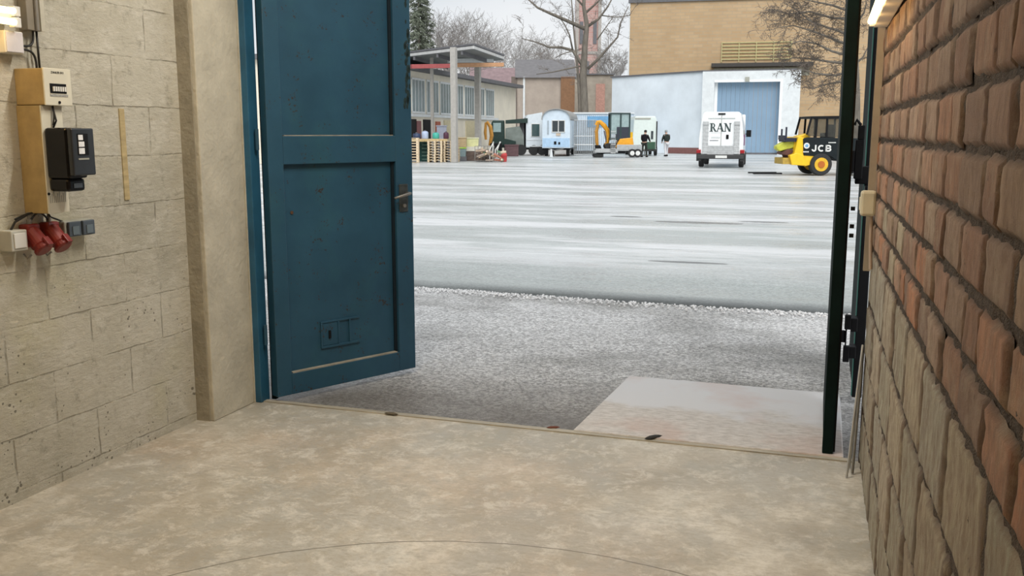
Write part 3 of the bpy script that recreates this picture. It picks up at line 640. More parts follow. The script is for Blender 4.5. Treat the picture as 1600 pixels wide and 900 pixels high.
MB().box(.6, .8, -.12, 0, 0, H).build('downpipe', whitepaint, t)
t, L, H = house('house', 'house with a purplish tiled roof behind the workshop end', 735, 812, 108, 140, M('taupe_render', (1, 1, 1)), 10, M('purple_tiles', (.24, .17, .175), .8, var=.2, scale=2), 106)
t, L, H = house('outbuilding', 'low grey brown building right of the tall bare tree', 893, 957, 110, 117, M('mottled_wall', (.34, .30, .25), .85, var=.2, scale=1.2))
MB().box(-.1, L + .1, -.2, 8, H, H + .15).build('roof_edge', slate, t)
MB().box(L * .58, L * .80, -.06, 0, 0, H - 1).build('brick_patch', M('pink_patch', (.46, .26, .21), .8, var=.2), t)
# church tower behind the tree
a = G(899, 150); tw = thing('church_tower', 'tall reddish brick church tower behind the bare tree', 'building', a, PSI)
redb = mat_brickfar('pink_brick', (.46, .25, .22), (.50, .33, .29), (.44, .36, .33), 1.2, .35)
MB().box(0, 3.7, 0, 3.7, 0, 27).build('shaft', redb, tw)
MB().prism([(-.1, 27), (1.85, 36), (3.8, 27)], -.1, 3.8, 'y').build('spire', M('grey_spire', (.33, .32, .32), .7), tw)
for (x, z0, z1) in ((.5, 15.2, 18.6), (2.6, 15.2, 18.6), (1.5, 9, 12.6)): MB().box(x, x + .55, -.08, 0, z0, z1).build('louvre_window', slate, tw)
for x in (-.15, 3.35): MB().box(x, x + .5, -.25, .2, 0, 26).build('buttress', M('stone_grey', (.38, .35, .32), .8), tw)
MB().box(-.15, 3.85, -.15, 3.85, 13.7, 14.1).build('cornice', MATS['stone_grey'], tw)

# ================================================================== CANOPY
ca, cb, cc = P(740, 71, 52.6), P(600, 88, 58.5), P(787, 88, 58.4)
cdn = cb + cc - ca
can = thing('canopy_roof', 'open steel shelter with a flat roof left of the yard', 'shelter', G(710, 51.5), 0)
o = can.location
rf = MB(); t_ = Vector((0, 0, .22)); vs = [q - o for q in (ca, cb, cdn, cc)] + [q - o - t_ for q in (ca, cb, cdn, cc)]
rf.add(vs, [(0, 1, 2, 3), (7, 6, 5, 4), (0, 4, 5, 1), (1, 5, 6, 2), (2, 6, 7, 3), (3, 7, 4, 0)]); rf.build('roof', M('roof_underside', (.17, .18, .18), .7, var=.15, scale=2), can)
fm = M('pale_fascia', (.55, .55, .54), .6)
for p, q in ((ca, cb), (ca, cc)):
    d = Vector((0, 0, -.1)); MB().bar(p - o + d, q - o + d, .08, .16).build('fascia', fm, can)
MB().bar(ca - o + Vector((0, 0, .06)), cb - o + Vector((0, 0, .06)), .14, .1).bar(ca - o + Vector((0, 0, .06)), cc - o + Vector((0, 0, .06)), .14, .1).build('roof_rim', slate, can)
for k in range(4):
    p = ca.lerp(cb, .12 + k * .26); q = cc.lerp(cdn, .12 + k * .26); d = Vector((0, 0, -.32)); MB().bar(p - o + d, q - o + d, .12, .2).build('rafter', slate, can)
postm = M('concrete_post', (.40, .38, .35), .7)
for px, D, yt, w_ in ((710, 51.5, 74, .30), (747, 58.5, 92, .32), (676, 57, 88, .16), (664, 63, 92, .16)):
    g = G(px, D) - o; z = P(px, yt, D).z; MB().box(g.x - w_ / 2, g.x + w_ / 2, g.y - w_ / 2, g.y + w_ / 2, 0, z).build('post', postm, can)
for (pa, pb, D, y_, mt_) in ((642, 702, 52.5, 103, M('rack_red', (.35, .08, .08), .6)), (712, 786, 55, 101, M('rack_orange', (.50, .27, .14), .6)), (700, 770, 57, 94, whitepaint)):
    MB().bar(P(pa, y_ + 1, D) - o, P(pb, y_, D + 1) - o, .3, .22).build('rack_beam', mt_, can)

# ================================================================== TREES
def limb(m, p, d, L, r, depth, rnd, up=.1, spread=.6, n=4, minr=.006, mb2=None, droop=0):
    pts = [p.copy()]; rr = [r]; q = p.copy(); dd = d.normalized(); seg = L / n
    for i in range(n):
        dd = (dd + Vector((rnd.gauss(0, .14), rnd.gauss(0, .14), rnd.gauss(0, .12) + up * .25 - droop * .2))).normalized(); q = q + dd * seg
        pts.append(q.copy()); rr.append(max(minr, r * (1 - .7 * (i + 1) / n)))
    m.tube(pts, rr, 5 if r > .05 else 3)
    if depth <= 0: return
    for i in range(1, n + 1):
        for _ in range(2 if depth < 3 else 2):
            ax = Vector((rnd.gauss(0, 1), rnd.gauss(0, 1), rnd.gauss(0, .6))).normalized()
            limb(mb2 or m, pts[i], (dd * (1 - spread) + ax * spread), L * rnd.uniform(.42, .62), rr[i] * .65, depth - 1, rnd, up, spread, n, minr, None, droop)
def pathlimb(m, tw_, pts, r0, r1, rnd, depth=2, every=1.2, L=2.2, up=.25, droop=0, minr=.008, tr_=.035):
    n = len(pts); m.tube(pts, [r0 + (r1 - r0) * i / (n - 1) for i in range(n)], 8)
    for i in range(n - 1):
        a, b = pts[i], pts[i + 1]; s = (b - a).length; k = max(1, int(s / every))
        for j in range(k):
            q = a.lerp(b, (j + rnd.random()) / k); d = (b - a).normalized() * .5 + Vector((rnd.gauss(0, .7), rnd.gauss(0, .7), rnd.gauss(.2 - droop, .5)))
            limb(tw_, q, d, L * rnd.uniform(.6, 1.2), tr_, depth, rnd, up, .6, 3, minr, None, droop)
rnd = random.Random(11)
D = 80; tr = thing('bare_tree', 'tall bare deciduous tree in front of the church tower', 'tree', G(912, D)); o = tr.location
tm, tw_ = MB(), MB(); Q = lambda x, y, d=0: P(x, y, D + d) - o
tm.tube([G(913, D) - o, Q(913, 170), Q(911, 120), Q(914, 70), Q(917, 40), Q(912, 10), Q(914, -30)], [.42, .34, .30, .24, .2, .15, .1], 12)
tm.tube([G(905, D) - o, Q(906, 170), Q(904, 125), Q(900, 80), Q(896, 40), Q(893, 0)], [.2, .16, .12, .09, .07, .05], 8)
for pts, r0 in (([(912, 105), (895, 79), (877, 74), (858, 74), (838, 66), (815, 60)], .16), ([(908, 103), (885, 108), (862, 113), (838, 116)], .08), ([(895, 79), (890, 55), (882, 38), (872, 24)], .08),
                ([(914, 45), (885, 32), (862, 22), (840, 12), (822, -4), (800, -12)], .17), ([(896, 79), (880, 84), (868, 90)], .05),
                ([(918, 108), (935, 92), (950, 75), (965, 58), (970, 35), (982, 10)], .13), ([(917, 42), (935, 30), (950, 10), (960, -10)], .13), ([(915, 20), (932, 5), (945, -8)], .11),
                ([(940, 24), (960, 27), (985, 24)], .05), ([(914, 12), (898, -5), (890, -20)], .1), ([(933, 62), (945, 45), (957, 28)], .06)):
    pathlimb(tm, tw_, [Q(x, y, rnd.uniform(-1, 1) * .4 * i) for i, (x, y) in enumerate(pts)], r0, .03, rnd, 2, .9, 1.5, minr=.010, tr_=.026)
tm.build('trunk', bark, tr, smooth=True); tw_.build('branches', M('twig_mid', (.20, .175, .155), .9, var=.3), tr)
# right tree, trunk behind the gate edge
D = 50; tr = thing('bare_tree', 'bare tree whose drooping twigs spread in front of the ochre hall', 'tree', G(1352, D)); o = tr.location
tm, tw_ = MB(), MB()
tm.tube([G(1338, D) - o, Q(1336, 150), Q(1334, 80), Q(1336, 20), Q(1338, -60)], [.3, .26, .22, .18, .1], 10)
for pts in ([(1336, 60), (1310, 48), (1290, 42), (1265, 32), (1245, 15), (1225, 5)], [(1336, 90), (1300, 80), (1275, 68), (1250, 64), (1225, 72)], [(1334, 110), (1305, 118), (1275, 115), (1252, 108), (1230, 112)],
            [(1334, 20), (1300, 8), (1270, 2), (1240, -4)], [(1334, 100), (1300, 97), (1268, 92), (1240, 90), (1215, 98)], [(1335, 130), (1310, 128), (1290, 132), (1268, 140)], [(1336, 40), (1350, 20), (1356, -5)], [(1336, 100), (1348, 90), (1358, 70)], [(1335, 75), (1300, 60), (1268, 48), (1240, 40), (1212, 44)], [(1335, 30), (1300, 28), (1265, 18), (1232, 22), (1205, 14)]):
    pathlimb(tm, tw_, [Q(x, y, rnd.uniform(-1, 1) * .4 * i) for i, (x, y) in enumerate(pts)], .075, .015, rnd, 2, .27, .9, up=.0, droop=.25, minr=.0085, tr_=.014)
tm.build('trunk', bark, tr, smooth=True); tw_.build('branches', twigm, tr)
# far bare trees
far = [(700, 100, 20, 1.0, 'pale bare tree behind the shelter roof, beside the conifer'), (735, 124, 26, .9, 'pale bare tree between the shelter roof and the open sky'), (770, 136, 52, .8, 'low bare tree above the purplish roof'), (805, 148, 48, .8, 'bare tree above the slate roof at its left end'), (845, 160, 66, .7, 'faint bare tree behind the slate roof'), (960, 126, 70, .7, 'faint bare tree between the church tower and the brick hall')]
for i, (px, D, yt, sc, lab) in enumerate(far):
    t = thing('bare_tree', lab, 'tree', G(px, D), 0, None); H = P(px, yt, D).z; a, b = MB(), MB(); rr = random.Random(20 + i)
    a.tube([(0, 0, 0), (.1, 0, H * .35), (0, .1, H * .6)], [.28, .2, .12], 7)
    for k in range(10):
        an_ = rr.uniform(0, 6.28); z = H * rr.uniform(.3, .6); limb(b, Vector((0, 0, z)), Vector((math.cos(an_) * .6, math.sin(an_) * .6, 1.0)), (H - z) * .62, .075, 3, rr, .25, .45, 3, .012)
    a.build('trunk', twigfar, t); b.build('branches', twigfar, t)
# conifer
D = 88; t = thing('conifer', 'dark evergreen conifer above the left end of the shelter', 'tree', G(657, D)); rr = random.Random(9)
MB().tube([(0, 0, 0), (0, 0, 17)], [.25, .04], 8).build('trunk', bark, t)
m = MB()
for i in range(520):
    z = rr.uniform(2.5, 16.8); R_ = 2.9 * (1 - (z / 18) ** 1.4) + .2; an_ = rr.uniform(0, 6.28); d = Vector((math.cos(an_), math.sin(an_), -.15))
    tip = Vector((0, 0, z)) + d * R_ * rr.uniform(.6, 1.1)
    m.tube([(0, 0, z), Vector((0, 0, z)) + d * R_ * .5 + Vector((0, 0, .1)), tip], [.03, .025, .012], 3)
    for k in range(9):
        q = Vector((0, 0, z)).lerp(tip, rr.uniform(.25, 1)); e = Vector((rr.gauss(0, .3), rr.gauss(0, .3), rr.gauss(-.25, .15))); s = d.cross(e).normalized() * .07
        m.add([q - s, q + s, q + e], [(0, 1, 2)])
m.build('foliage', M('conifer_green', (.15, .17, .125), .9, var=.35, scale=3), t)

# ================================================================== VEHICLES
def wheel(m_t, m_r, x, z, y0, y1, r, parent, hub=None, ax='y', name='wheel', hubr=.55):
    X = Matrix.Translation((x, 0, z) if ax == 'y' else (0, x, z)); ym = (y0 + y1) / 2
    t = MB().lathe([(r * .6, y0), (r * .93, y0), (r, y0 + .04), (r, y1 - .04), (r * .93, y1), (r * .6, y1)], 28, X, ax).build(name, m_t, parent)
    MB().lathe([(r * .2, y0 - .005), (r * hubr, y0 - .012), (r * hubr, y1 + .012), (r * .2, y1 + .005)], 20, X, ax).build('rim', m_r, t); return t
# --- white panel van seen from behind; local x right, y away
D = 43.4; van = thing('van', 'white panel van parked in the yard with lettering on its rear doors', 'van', G(1127, D), PSI - .265)
W, Hv, Lv = 1.02, 2.5, 5.6
prof = [(-.98, .42), (-1.0, .9), (-1.0, 1.35), (-.93, 2.0), (-.86, 2.42), (-.76, 2.53), (.76, 2.53), (.86, 2.42), (.93, 2.0), (1.0, 1.35), (1.0, .9), (.98, .42)]
MB().prism(prof, 0, 4.4, 'y').build('body', wlacq, van, bevel=.04)
MB().prism([(4.4, .42), (4.4, 2.5), (4.75, 2.35), (5.25, 1.45), (5.75, 1.2), (5.85, .8), (5.85, .42)], -.95, .95, 'x').build('cab', wlacq, van, bevel=.05)
for s in (-1, 1):
    d = MB().prism([(s * .01, .62), (s * .90, .62), (s * .90, 1.35), (s * .84, 2.0), (s * .79, 2.32), (s * .01, 2.36)], -.03, .0, 'y').build('rear_door', wlacq, van, bevel=.012)
MB().box(-.02, .0, -.034, -.03, .62, 2.36).build('door_seam', greypl, van)
MB().box(-.16, .16, -.05, 0, 2.40, 2.47).build('brake_light', blackst, van)
MB().box(-1.05, 1.05, -.16, .1, .40, .60).build('bumper', M('bumper_grey', (.04, .04, .04), .7), van, bevel=.03)
for s in (-1, 1):
    MB().box(s * .98 - .11, s * .98 + .09, -.07, .05, .55, .82).build('tail_lamp', tailred, van, bevel=.02)
    wheel(rubber, steel, 0, .34, .0, 0, .34, van) if False else None
    for y in (.95, 4.7):
        wx = MB().lathe([(.2, s * .80), (.31, s * .80), (.34, s * .84), (.34, s * 1.0), (.31, s * 1.03), (.2, s * 1.03)], 24, Matrix.Translation((0, y, .34)), 'x').build('wheel', rubber, van)
        MB().lathe([(.05, s * 1.0), (.2, s * 1.035), (.05, s * 1.04)], 16, Matrix.Translation((0, y, .34)), 'x').build('hubcap', galv, wx)
    MB().box(s * 1.0 - .02, s * 1.0 + .02, 4.55, 4.6, 1.5, 1.55).box(s * 1.14 - .13, s * 1.14 + .11, 4.5, 4.6, 1.38, 1.72).build('wing_mirror', blackst, van, bevel=.02)
MB().box(-1.08, -.88, -.12, .1, .30, .66).box(.88, 1.08, -.12, .1, .30, .66).build('mudflap', rubber, van)
for s in (-1, 1):                      # ladder frames / lift columns on the doors
    cx = s * .70; m = MB().box(cx - .11, cx + .11, -.12, -.04, .62, 2.02).box(cx - .13, cx + .13, -.15, -.03, 1.93, 2.10)
    for k in range(7): m.box(cx - .13, cx + .13, -.13, -.04, .75 + k * .17, .78 + k * .17)
    m.build('lift_column', M('lift_grey', (.46, .47, .47), .6, 0, var=.2, scale=8), van, bevel=.015)
pf = MB().box(-.60, .60, -.10, -.05, .58, .98)
for k in range(5): pf.box(-.60, .60, -.11, -.09, .62 + k * .08, .68 + k * .08)
pf.build('lift_platform', MATS['lift_grey'], van)
MB().box(.22, .34, -.055, -.03, 1.30, 1.50).build('door_latch', blackst, van, bevel=.02)
MB().box(-.50, -.12, -.04, -.03, 1.22, 1.25).build('door_handle', slate, van)
MB().box(-.22, .30, -.17, -.155, .44, .56).build('number_plate', white_pl, van)
ink = M('dark_lettering', (.03, .05, .05), .6)
def serif(body, x, z, hgt, parent, y):  # serif capitals from strokes
    m = MB(); w_, th = hgt * .66, hgt * .21; s_ = hgt * .07
    def st(a, b, t=th): m.prism([(a[0] - t / 2, a[1]), (a[0] + t / 2, a[1]), (b[0] + t / 2, b[1]), (b[0] - t / 2, b[1])], y, y + .006, 'y')
    for ch in body:
        if ch == 'R':
            st((x + th * .7, z), (x + th * .7, z + hgt)); m.box(x - s_, x + th * 1.6, y, y + .006, z, z + s_); m.box(x - s_, x + w_ * .6, y, y + .006, z + hgt - s_, z + hgt)
            pts = [(x + w_ * .5 + math.cos(a) * w_ * .36, z + hgt * .73 + math.sin(a) * hgt * .25) for a in [PI / 2 - PI * i / 10 for i in range(11)]]
            ins = [(x + w_ * .5 + math.cos(a) * w_ * .14, z + hgt * .73 + math.sin(a) * hgt * .18) for a in [-PI / 2 + PI * i / 10 for i in range(11)]]
            for i in range(10): a_, b_, c_, d_ = pts[i], pts[i + 1], ins[9 - i], ins[10 - i]; m.prism([a_, b_, c_, d_], y, y + .006, 'y')
            m.box(x + th, x + w_ * .52, y, y + .006, z + hgt * .48, z + hgt * .55)
            st((x + w_ * .98, z), (x + w_ * .55, z + hgt * .5), th * .9); m.box(x + w_ * .8, x + w_ * 1.15, y, y + .006, z, z + s_); x += w_ * 1.25
        elif ch == 'A':
            st((x, z), (x + w_ * .5, z + hgt), th * .45); st((x + w_ * 1.0, z), (x + w_ * .5, z + hgt), th); m.box(x + w_ * .15, x + w_ * .8, y, y + .006, z + hgt * .3, z + hgt * .37)
            m.box(x - w_ * .18, x + w_ * .2, y, y + .006, z, z + s_); m.box(x + w_ * .78, x + w_ * 1.2, y, y + .006, z, z + s_); x += w_ * 1.35
        elif ch == 'N':
            st((x + s_, z), (x + s_, z + hgt), th * .45); st((x + w_ * .95, z), (x + w_ * .95, z + hgt), th * .45); st((x + w_ * .9, z), (x + w_ * .1, z + hgt), th)
            m.box(x - s_ * 2, x + w_ * .25, y, y + .006, z, z + s_); m.box(x - s_ * 2, x + w_ * .2, y, y + .006, z + hgt - s_, z + hgt); m.box(x + w_ * .75, x + w_ * 1.15, y, y + .006, z + hgt - s_, z + hgt); x += w_ * 1.3
        elif ch == 'T':
            st((x + w_ * .3, z), (x + w_ * .3, z + hgt)); m.box(x, x + w_ * .6, y, y + .006, z + hgt - s_, z + hgt); x += w_
    return m.build('lettering', ink, parent)
serif('RAN', -.50, 1.64, .38, van, -.046)
MB().box(-.6, .6, -.036, -.03, 2.20, 2.25).build('small_lettering', M('pale_lettering', (.42, .45, .44), .6, var=.6, scale=30), van)
MB().box(-.45, -.05, -.036, -.03, 1.38, 1.40).box(-.45, -.05, -.036, -.03, 1.33, 1.35).box(-.45, .05, -.036, -.03, 1.57, 1.585).build('small_lettering', MATS['pale_lettering'], van)
MB().box(.995, 1.012, .6, 2.6, 1.0, 1.5).build('side_emblem', M('violet_mark', (.22, .08, .2), .5, var=.3), van)

# --- yellow and black telehandler, facing left; local x right, y away
D = 35.4; S_ = D / FPX * .985; tl = thing('forklift', 'yellow and black forklift truck half hidden by the dark gate edge', 'forklift', G(1286, D), PSI)
U = lambda px: (px - 1286) * S_
Zp = lambda py: max(0, (274.5 - py) * S_)
PL = lambda pts: [(U(x), Zp(y)) for x, y in pts]
hubm = M('machine_hub_yellow', (.72, .42, .02), .5, var=.2)
def bigwheel(px, r, y0, y1):
    t = wheel(rubber, hubm, U(px), r, y0, y1, r, tl, hubr=.62)
    MB().lathe([(.13, y0 - .02), (.13, y0 - .03)], 16, Matrix.Translation((U(px), 0, r)), 'y').build('hub', M('hub_orange', (.45, .12, .01), .6), t)
for y0, y1 in ((0, .32), (1.35, 1.67)): bigwheel(1286, 17.3 * S_, y0, y1)
for y0, y1 in ((.1, .36), (1.3, 1.56)): bigwheel(1352, 15 * S_, y0, y1)
MB().prism(PL([(1243, 257), (1243, 243), (1249, 214), (1258, 216), (1258, 240), (1276, 242), (1284, 244), (1270, 258), (1262, 260)]), .08, 1.6, 'y').build('chassis', yellow, tl, bevel=.02)
MB().prism(PL([(1256, 217), (1266, 215), (1362, 217), (1362, 252), (1312, 252), (1300, 244), (1270, 244), (1258, 243)]), .05, 1.6, 'y').build('side_panel', M('machine_black', (.010, .015, .017), .6, var=.2, spec=.2), tl, bevel=.02)
MB().prism(PL([(1236, 243), (1247, 239), (1258, 243), (1262, 259), (1240, 258)]), .02, .3, 'y').build('fender', yellow, tl, bevel=.02)
MB().prism(PL([(1246, 222), (1249, 213), (1266, 209), (1271, 210), (1270, 218), (1256, 221), (1254, 243), (1244, 243)]), .3, .75, 'y').build('boom', yellow, tl, bevel=.03)
MB().prism(PL([(1219, 229), (1228, 223), (1247, 219), (1247, 231), (1224, 237), (1219, 233)]), .35, .8, 'y').build('boom_head', M('lime_yellow', (.50, .52, .05), .5, var=.2), tl, bevel=.03)
MB().box(U(1229), U(1248), .2, 1.0, Zp(222), Zp(216)).box(U(1231), U(1233), .25, .33, Zp(217), Zp(199)).box(U(1231), U(1233), .85, .93, Zp(217), Zp(202)).box(U(1228), U(1231), .2, 1.0, Zp(219), Zp(212)).build('guard', M('navy_black', (.01, .012, .03), .5), tl)
MB().prism(PL([(1228, 238), (1236, 233), (1246, 236), (1246, 250), (1240, 250), (1236, 243), (1228, 242)]), .3, 1.1, 'y').build('linkage', M('rusty_brown', (.10, .04, .03), .7, var=.4), tl, bevel=.01)
MB().box(U(1227), U(1243), .15, 1.3, Zp(257), Zp(247)).build('carriage', M('dirty_yellow', (.45, .30, .05), .6, var=.3), tl, bevel=.01)
MB().box(U(1183), U(1228), .25, .40, .04, .09).box(U(1183), U(1228), 1.0, 1.15, .04, .09).build('fork', blackst, tl)
cf = MB()
for y in (.1, 1.5):
    for a, b in (((1262, 211), (1268, 184)), ((1268, 184), (1325, 183)), ((1276, 216), (1277, 184)), ((1293, 217), (1293, 184)), ((1325, 217), (1325, 183))):
        cf.bar((U(a[0]), y, Zp(a[1])), (U(b[0]), y, Zp(b[1])), .05, .07)
cf.box(U(1267), U(1327), .05, 1.55, Zp(186), Zp(182.5)); cf.build('cab_frame', blackst, tl)
MB().prism(PL([(1264, 213), (1269, 186), (1324, 186), (1324, 216)]), .12, .13, 'y').build('window', M('cab_glass', (.30, .30, .27), .1, trans=.85), tl)
MB().box(U(1296), U(1310), .5, 1.1, Zp(218), Zp(208)).box(U(1306), U(1311), .5, 1.1, Zp(212), Zp(195)).build('seat', blackst, tl, bevel=.03)
MB().lathe([(.11, .03), (.11, .045)], 20, Matrix.Translation((U(1262), 0, Zp(228))), 'y').build('round_emblem', white_pl, tl)
MB().lathe([(.06, .022), (.06, .03)], 16, Matrix.Translation((U(1262), 0, Zp(228))), 'y').build('emblem_core', bluep, tl)
lt = MB(); lh, lw_, ls = .25, .20, .055; lz = Zp(232) - lh / 2; lx = U(1285) - .36
def ring(cx, cz, rx, rz_, a0, a1, n=12):
    for i in range(n):
        a, b = math.radians(a0 + (a1 - a0) * i / n), math.radians(a0 + (a1 - a0) * (i + 1) / n)
        lt.prism([(cx + rx * math.cos(a), cz + rz_ * math.sin(a)), (cx + rx * math.cos(b), cz + rz_ * math.sin(b)), (cx + (rx - ls) * math.cos(b), cz + (rz_ - ls) * math.sin(b)), (cx + (rx - ls) * math.cos(a), cz + (rz_ - ls) * math.sin(a))], .02, .05, 'y')
lt.box(lx + .12, lx + .12 + ls, .02, .05, lz + .09, lz + lh); ring(lx + .0875, lz + .09, .0875, .09, 180, 360)
ring(lx + .36, lz + lh / 2, .125, lh / 2, 50, 310, 18)
lt.box(lx + .52, lx + .52 + ls, .02, .05, lz, lz + lh)
for c_ in (lz, lz + lh / 2 - ls / 2, lz + lh - ls): lt.box(lx + .52, lx + .64, .02, .05, c_, c_ + ls)
ring(lx + .64, lz + lh * .25 + ls * .25, .095, lh * .25 + ls * .25, -90, 90); ring(lx + .64, lz + lh * .75 - ls * .25, .085, lh * .25 + ls * .25, -90, 90)
lt.build('lettering', white_pl, tl)
tx_ = MB()
for k in range(4): tx_.box(U(1257 + k * 2.3), U(1258.6 + k * 2.3), .03, .05, Zp(238.5), Zp(236.5))
for k in range(6): tx_.box(U(1296 + k * 2), U(1297.4 + k * 2), .03, .05, Zp(224), Zp(222.4))
tx_.build('small_lettering', white_pl, tl)

# --- site wagons
def zat(py, D): return P(800, py, D).z
D = 64.5; wg = thing('site_wagon', 'pale blue site wagon with a round roof and a divided end window', 'site wagon', G(869, D), PSI - .14)
s = D / FPX; X_ = lambda px: (px - 869) * s; hw = 21.5 * s; zt, zb = zat(171, D), .55
arch = [(-hw, zb), (-hw, zt - .62)] + [(-hw * math.cos(a), zt - .62 + .60 * math.sin(a) ** .8) for a in [PI * i / 14 for i in range(1, 14)]] + [(hw, zt - .62), (hw, zb)]
MB().prism(arch, 0, 6.5, 'y').build('body', wagonm, wg)
rr_ = [(-hw * 1.06 * math.cos(a), zt - .66 + .72 * math.sin(a) ** .8) for a in [PI * i / 14 for i in range(15)]]
rin = [(x / 1.06, z - .06) for x, z in rr_]
MB().prism(rr_ + rin[::-1], -.12, 6.6, 'y').build('roof', M('wagon_roof', (.30, .30, .29), .6), wg)
wf = MB().box(-.30, -.26, -.05, 0, 1.62, 2.42).box(.56, .60, -.05, 0, 1.62, 2.42).box(-.3, .6, -.05, 0, 1.60, 1.65).box(-.3, .6, -.05, 0, 2.38, 2.43).box(.12, .18, -.05, 0, 1.62, 2.42).build('window', white_pl, wg)
MB().box(-.26, .12, -.03, -.01, 1.65, 2.38).box(.18, .56, -.03, -.01, 1.65, 2.38).build('pane', glass, wf)
MB().box(-hw + .02, hw - .02, -.025, 0, .62, 1.22).build('lower_panel', M('sky_blue', (.42, .60, .80), .5), wg)
MB().box(-.14, .02, -.06, -.02, .80, 1.0).box(.16, .28, -.06, -.02, .80, .95).build('socket_box', blackst, wg)
MB().box(.0, .3, -.04, 0, 1.38, 1.55).build('sticker', M('sticker', (.55, .45, .35), .6), wg)
MB().box(-.6, -.5, -.05, 0, 1.5, 2.4).build('side_slot', M('shade_panel', (.36, .42, .47), .6), wg)
MB().box(-hw, hw, .1, 6.4, .42, .55).build('undercarriage', blackst, wg)
for x in (-hw + .2, hw - .2):
    for y in (.9, 5.2): wheel(rubber, steel, y, .38, x - .1, x + .1, .38, wg, ax='x') if False else MB().lathe([(.1, x - .1), (.38, x - .1), (.38, x + .1), (.1, x + .1)], 20, Matrix.Translation((0, y, .38)), 'x').build('wheel', rubber, wg)
MB().bar((-.5, .1, .5), (.0, -1.2, .4), .07, .07).bar((.5, .1, .5), (.0, -1.2, .4), .07, .07).tube([(0, -1.2, .42), (0, -1.2, .02)], .035, 8).build('drawbar', steel, wg)
D = 67; wg2 = thing('site_wagon', 'white site wagon with one side window left of the round roofed wagon', 'site wagon', G(822, D), PSI + math.radians(3)); s = D / FPX
zt = zat(178, D); L = 25 * s
MB().prism([(0, .55), (0, zt - .25), (.12, zt - .06), (.5, zt), (L, zt + .12), (L, .55)], 0, 2.2, 'y').build('body', M('white_wagon', (.70, .76, .80), .5, var=.06), wg2)
wf = MB().box(.36, .98, -.04, 0, 1.30, 2.22).build('window', white_pl, wg2); MB().box(.40, .94, -.06, -.03, 1.34, 2.18).build('pane', M('teal_glass', (.05, .09, .09), .1), wf)
MB().box(.05, L, .05, 2.1, .4, .56).build('undercarriage', blackst, wg2)
for x in (.55, 1.15): MB().lathe([(.1, -.02), (.36, -.02), (.36, .2), (.1, .2)], 18, Matrix.Translation((x, 0, .36)), 'y').build('wheel', rubber, wg2)
MB().box(0, L, -.03, 0, .6, .68).box(0, L, -.02, 0, 1.05, 1.09).build('trim', whitepaint, wg2)
# long container wagon behind the excavator
D = 73; ct = thing('site_container', 'long pale blue container cabin behind the mini excavator', 'container', G(893, D), PSI + math.radians(-1)); s = D / FPX; zt = zat(178, D); L = 96 * s
MB().box(0, L, 0, 2.4, .2, zt).build('body', wagonm, ct, bevel=.03)
m = MB()
for k in range(30): m.box(.05 + k * L / 30, .05 + k * L / 30 + .06, -.03, 0, .4, zt - .1)
m.build('wall_rib', M('rib_grey', (.46, .52, .58), .6), ct)
MB().box(24 * s, 60 * s, -.05, 0, zt - 1.0, zt - .18).build('sign_panel', bluep, ct)
MB().box(-.05, L, -.1, 2.45, zt, zt + .12).build('roof', whitepaint, ct)
MB().box(0, L, 0, 2.3, 0, .2).build('skid', blackst, ct)
# mesh fence panels leaning
for k in range(4):
    D = 66.2 + k * .16; f = thing('fence_panel', ('front most', 'second', 'third', 'rearmost')[k] + ' steel fence panel of the upright stack between wagon and container', 'fence panel', G(897 + k * 1.5, D), PSI, 'steel fence panels'); m = MB(); w_ = 1.35; z1 = 2.45
    for a in range(10): m.tube([(a * w_ / 9, 0, .05), (a * w_ / 9, 0, z1)], .014, 5)
    m.build('mesh', galv, f)
    MB().tube([(0, 0, .05), (0, 0, z1), (w_, 0, z1), (w_, 0, .05), (0, 0, .05)], .028, 6).tube([(0, 0, 1.35), (w_, 0, 1.35)], .022, 5).tube([(0, 0, .75), (w_, 0, .75)], .03, 5).build('frame', galv, f)
# --- mini excavator and trailer
D = 61.5; s = D / FPX; tlr = thing('flatbed_trailer', 'low grey plant trailer carrying the mini excavator', 'trailer', G(967, D), PSI); X_ = lambda px: (px - 967) * s; zt_ = lambda py: (244.5 - py) * s
MB().box(X_(932), X_(1003), 0, 1.7, .42, .56).box(X_(964), X_(1003), -.02, .02, .5, .82).box(X_(930), X_(966), -.03, .05, .30, .46).build('bed', galv, tlr, bevel=.01)
MB().bar((X_(929), .3, .12), (X_(962), .3, .40), .25, .06).bar((X_(929), 1.3, .12), (X_(962), 1.3, .40), .25, .06).build('ramp', blackst, tlr)
MB().box(X_(930), X_(944), .1, 1.6, .02, .22).build('support', rubber, tlr)
for px in (988, 996.5):
    t = MB().lathe([(.08, -.12), (.27, -.12), (.27, .1), (.08, .1)], 20, Matrix.Translation((X_(px), 0, .27)), 'y').build('wheel', rubber, tlr)
    MB().lathe([(.04, -.14), (.15, -.13), (.15, -.1), (.04, -.1)], 16, Matrix.Translation((X_(px), 0, .27)), 'y').build('hubcap', white_pl, t)
m = MB()
for a in range(5): m.tube([(X_(955 + a * 1.7), -.06, .2), (X_(954.6 + a * 1.7), -.16, 1.75)], .018, 5)
for a in range(6): m.tube([(X_(954.8), -.08 - a * .015, .3 + a * .27), (X_(962), -.08 - a * .015, .3 + a * .27)], .016, 5)
m.build('loading_ramp', galv, tlr)
MB().bar((X_(1003), .85, .5), (X_(1012), .85, .45), .08, .08).tube([(X_(1010), .85, .45), (X_(1010), .85, .05)], .03, 8).build('drawbar', steel, tlr)
ex = thing('mini_excavator', 'orange mini excavator with a dark cab on the trailer', 'excavator', G(967, D, .56) , PSI); zo = .56; ze = lambda py: (244.5 - py) * s - zo
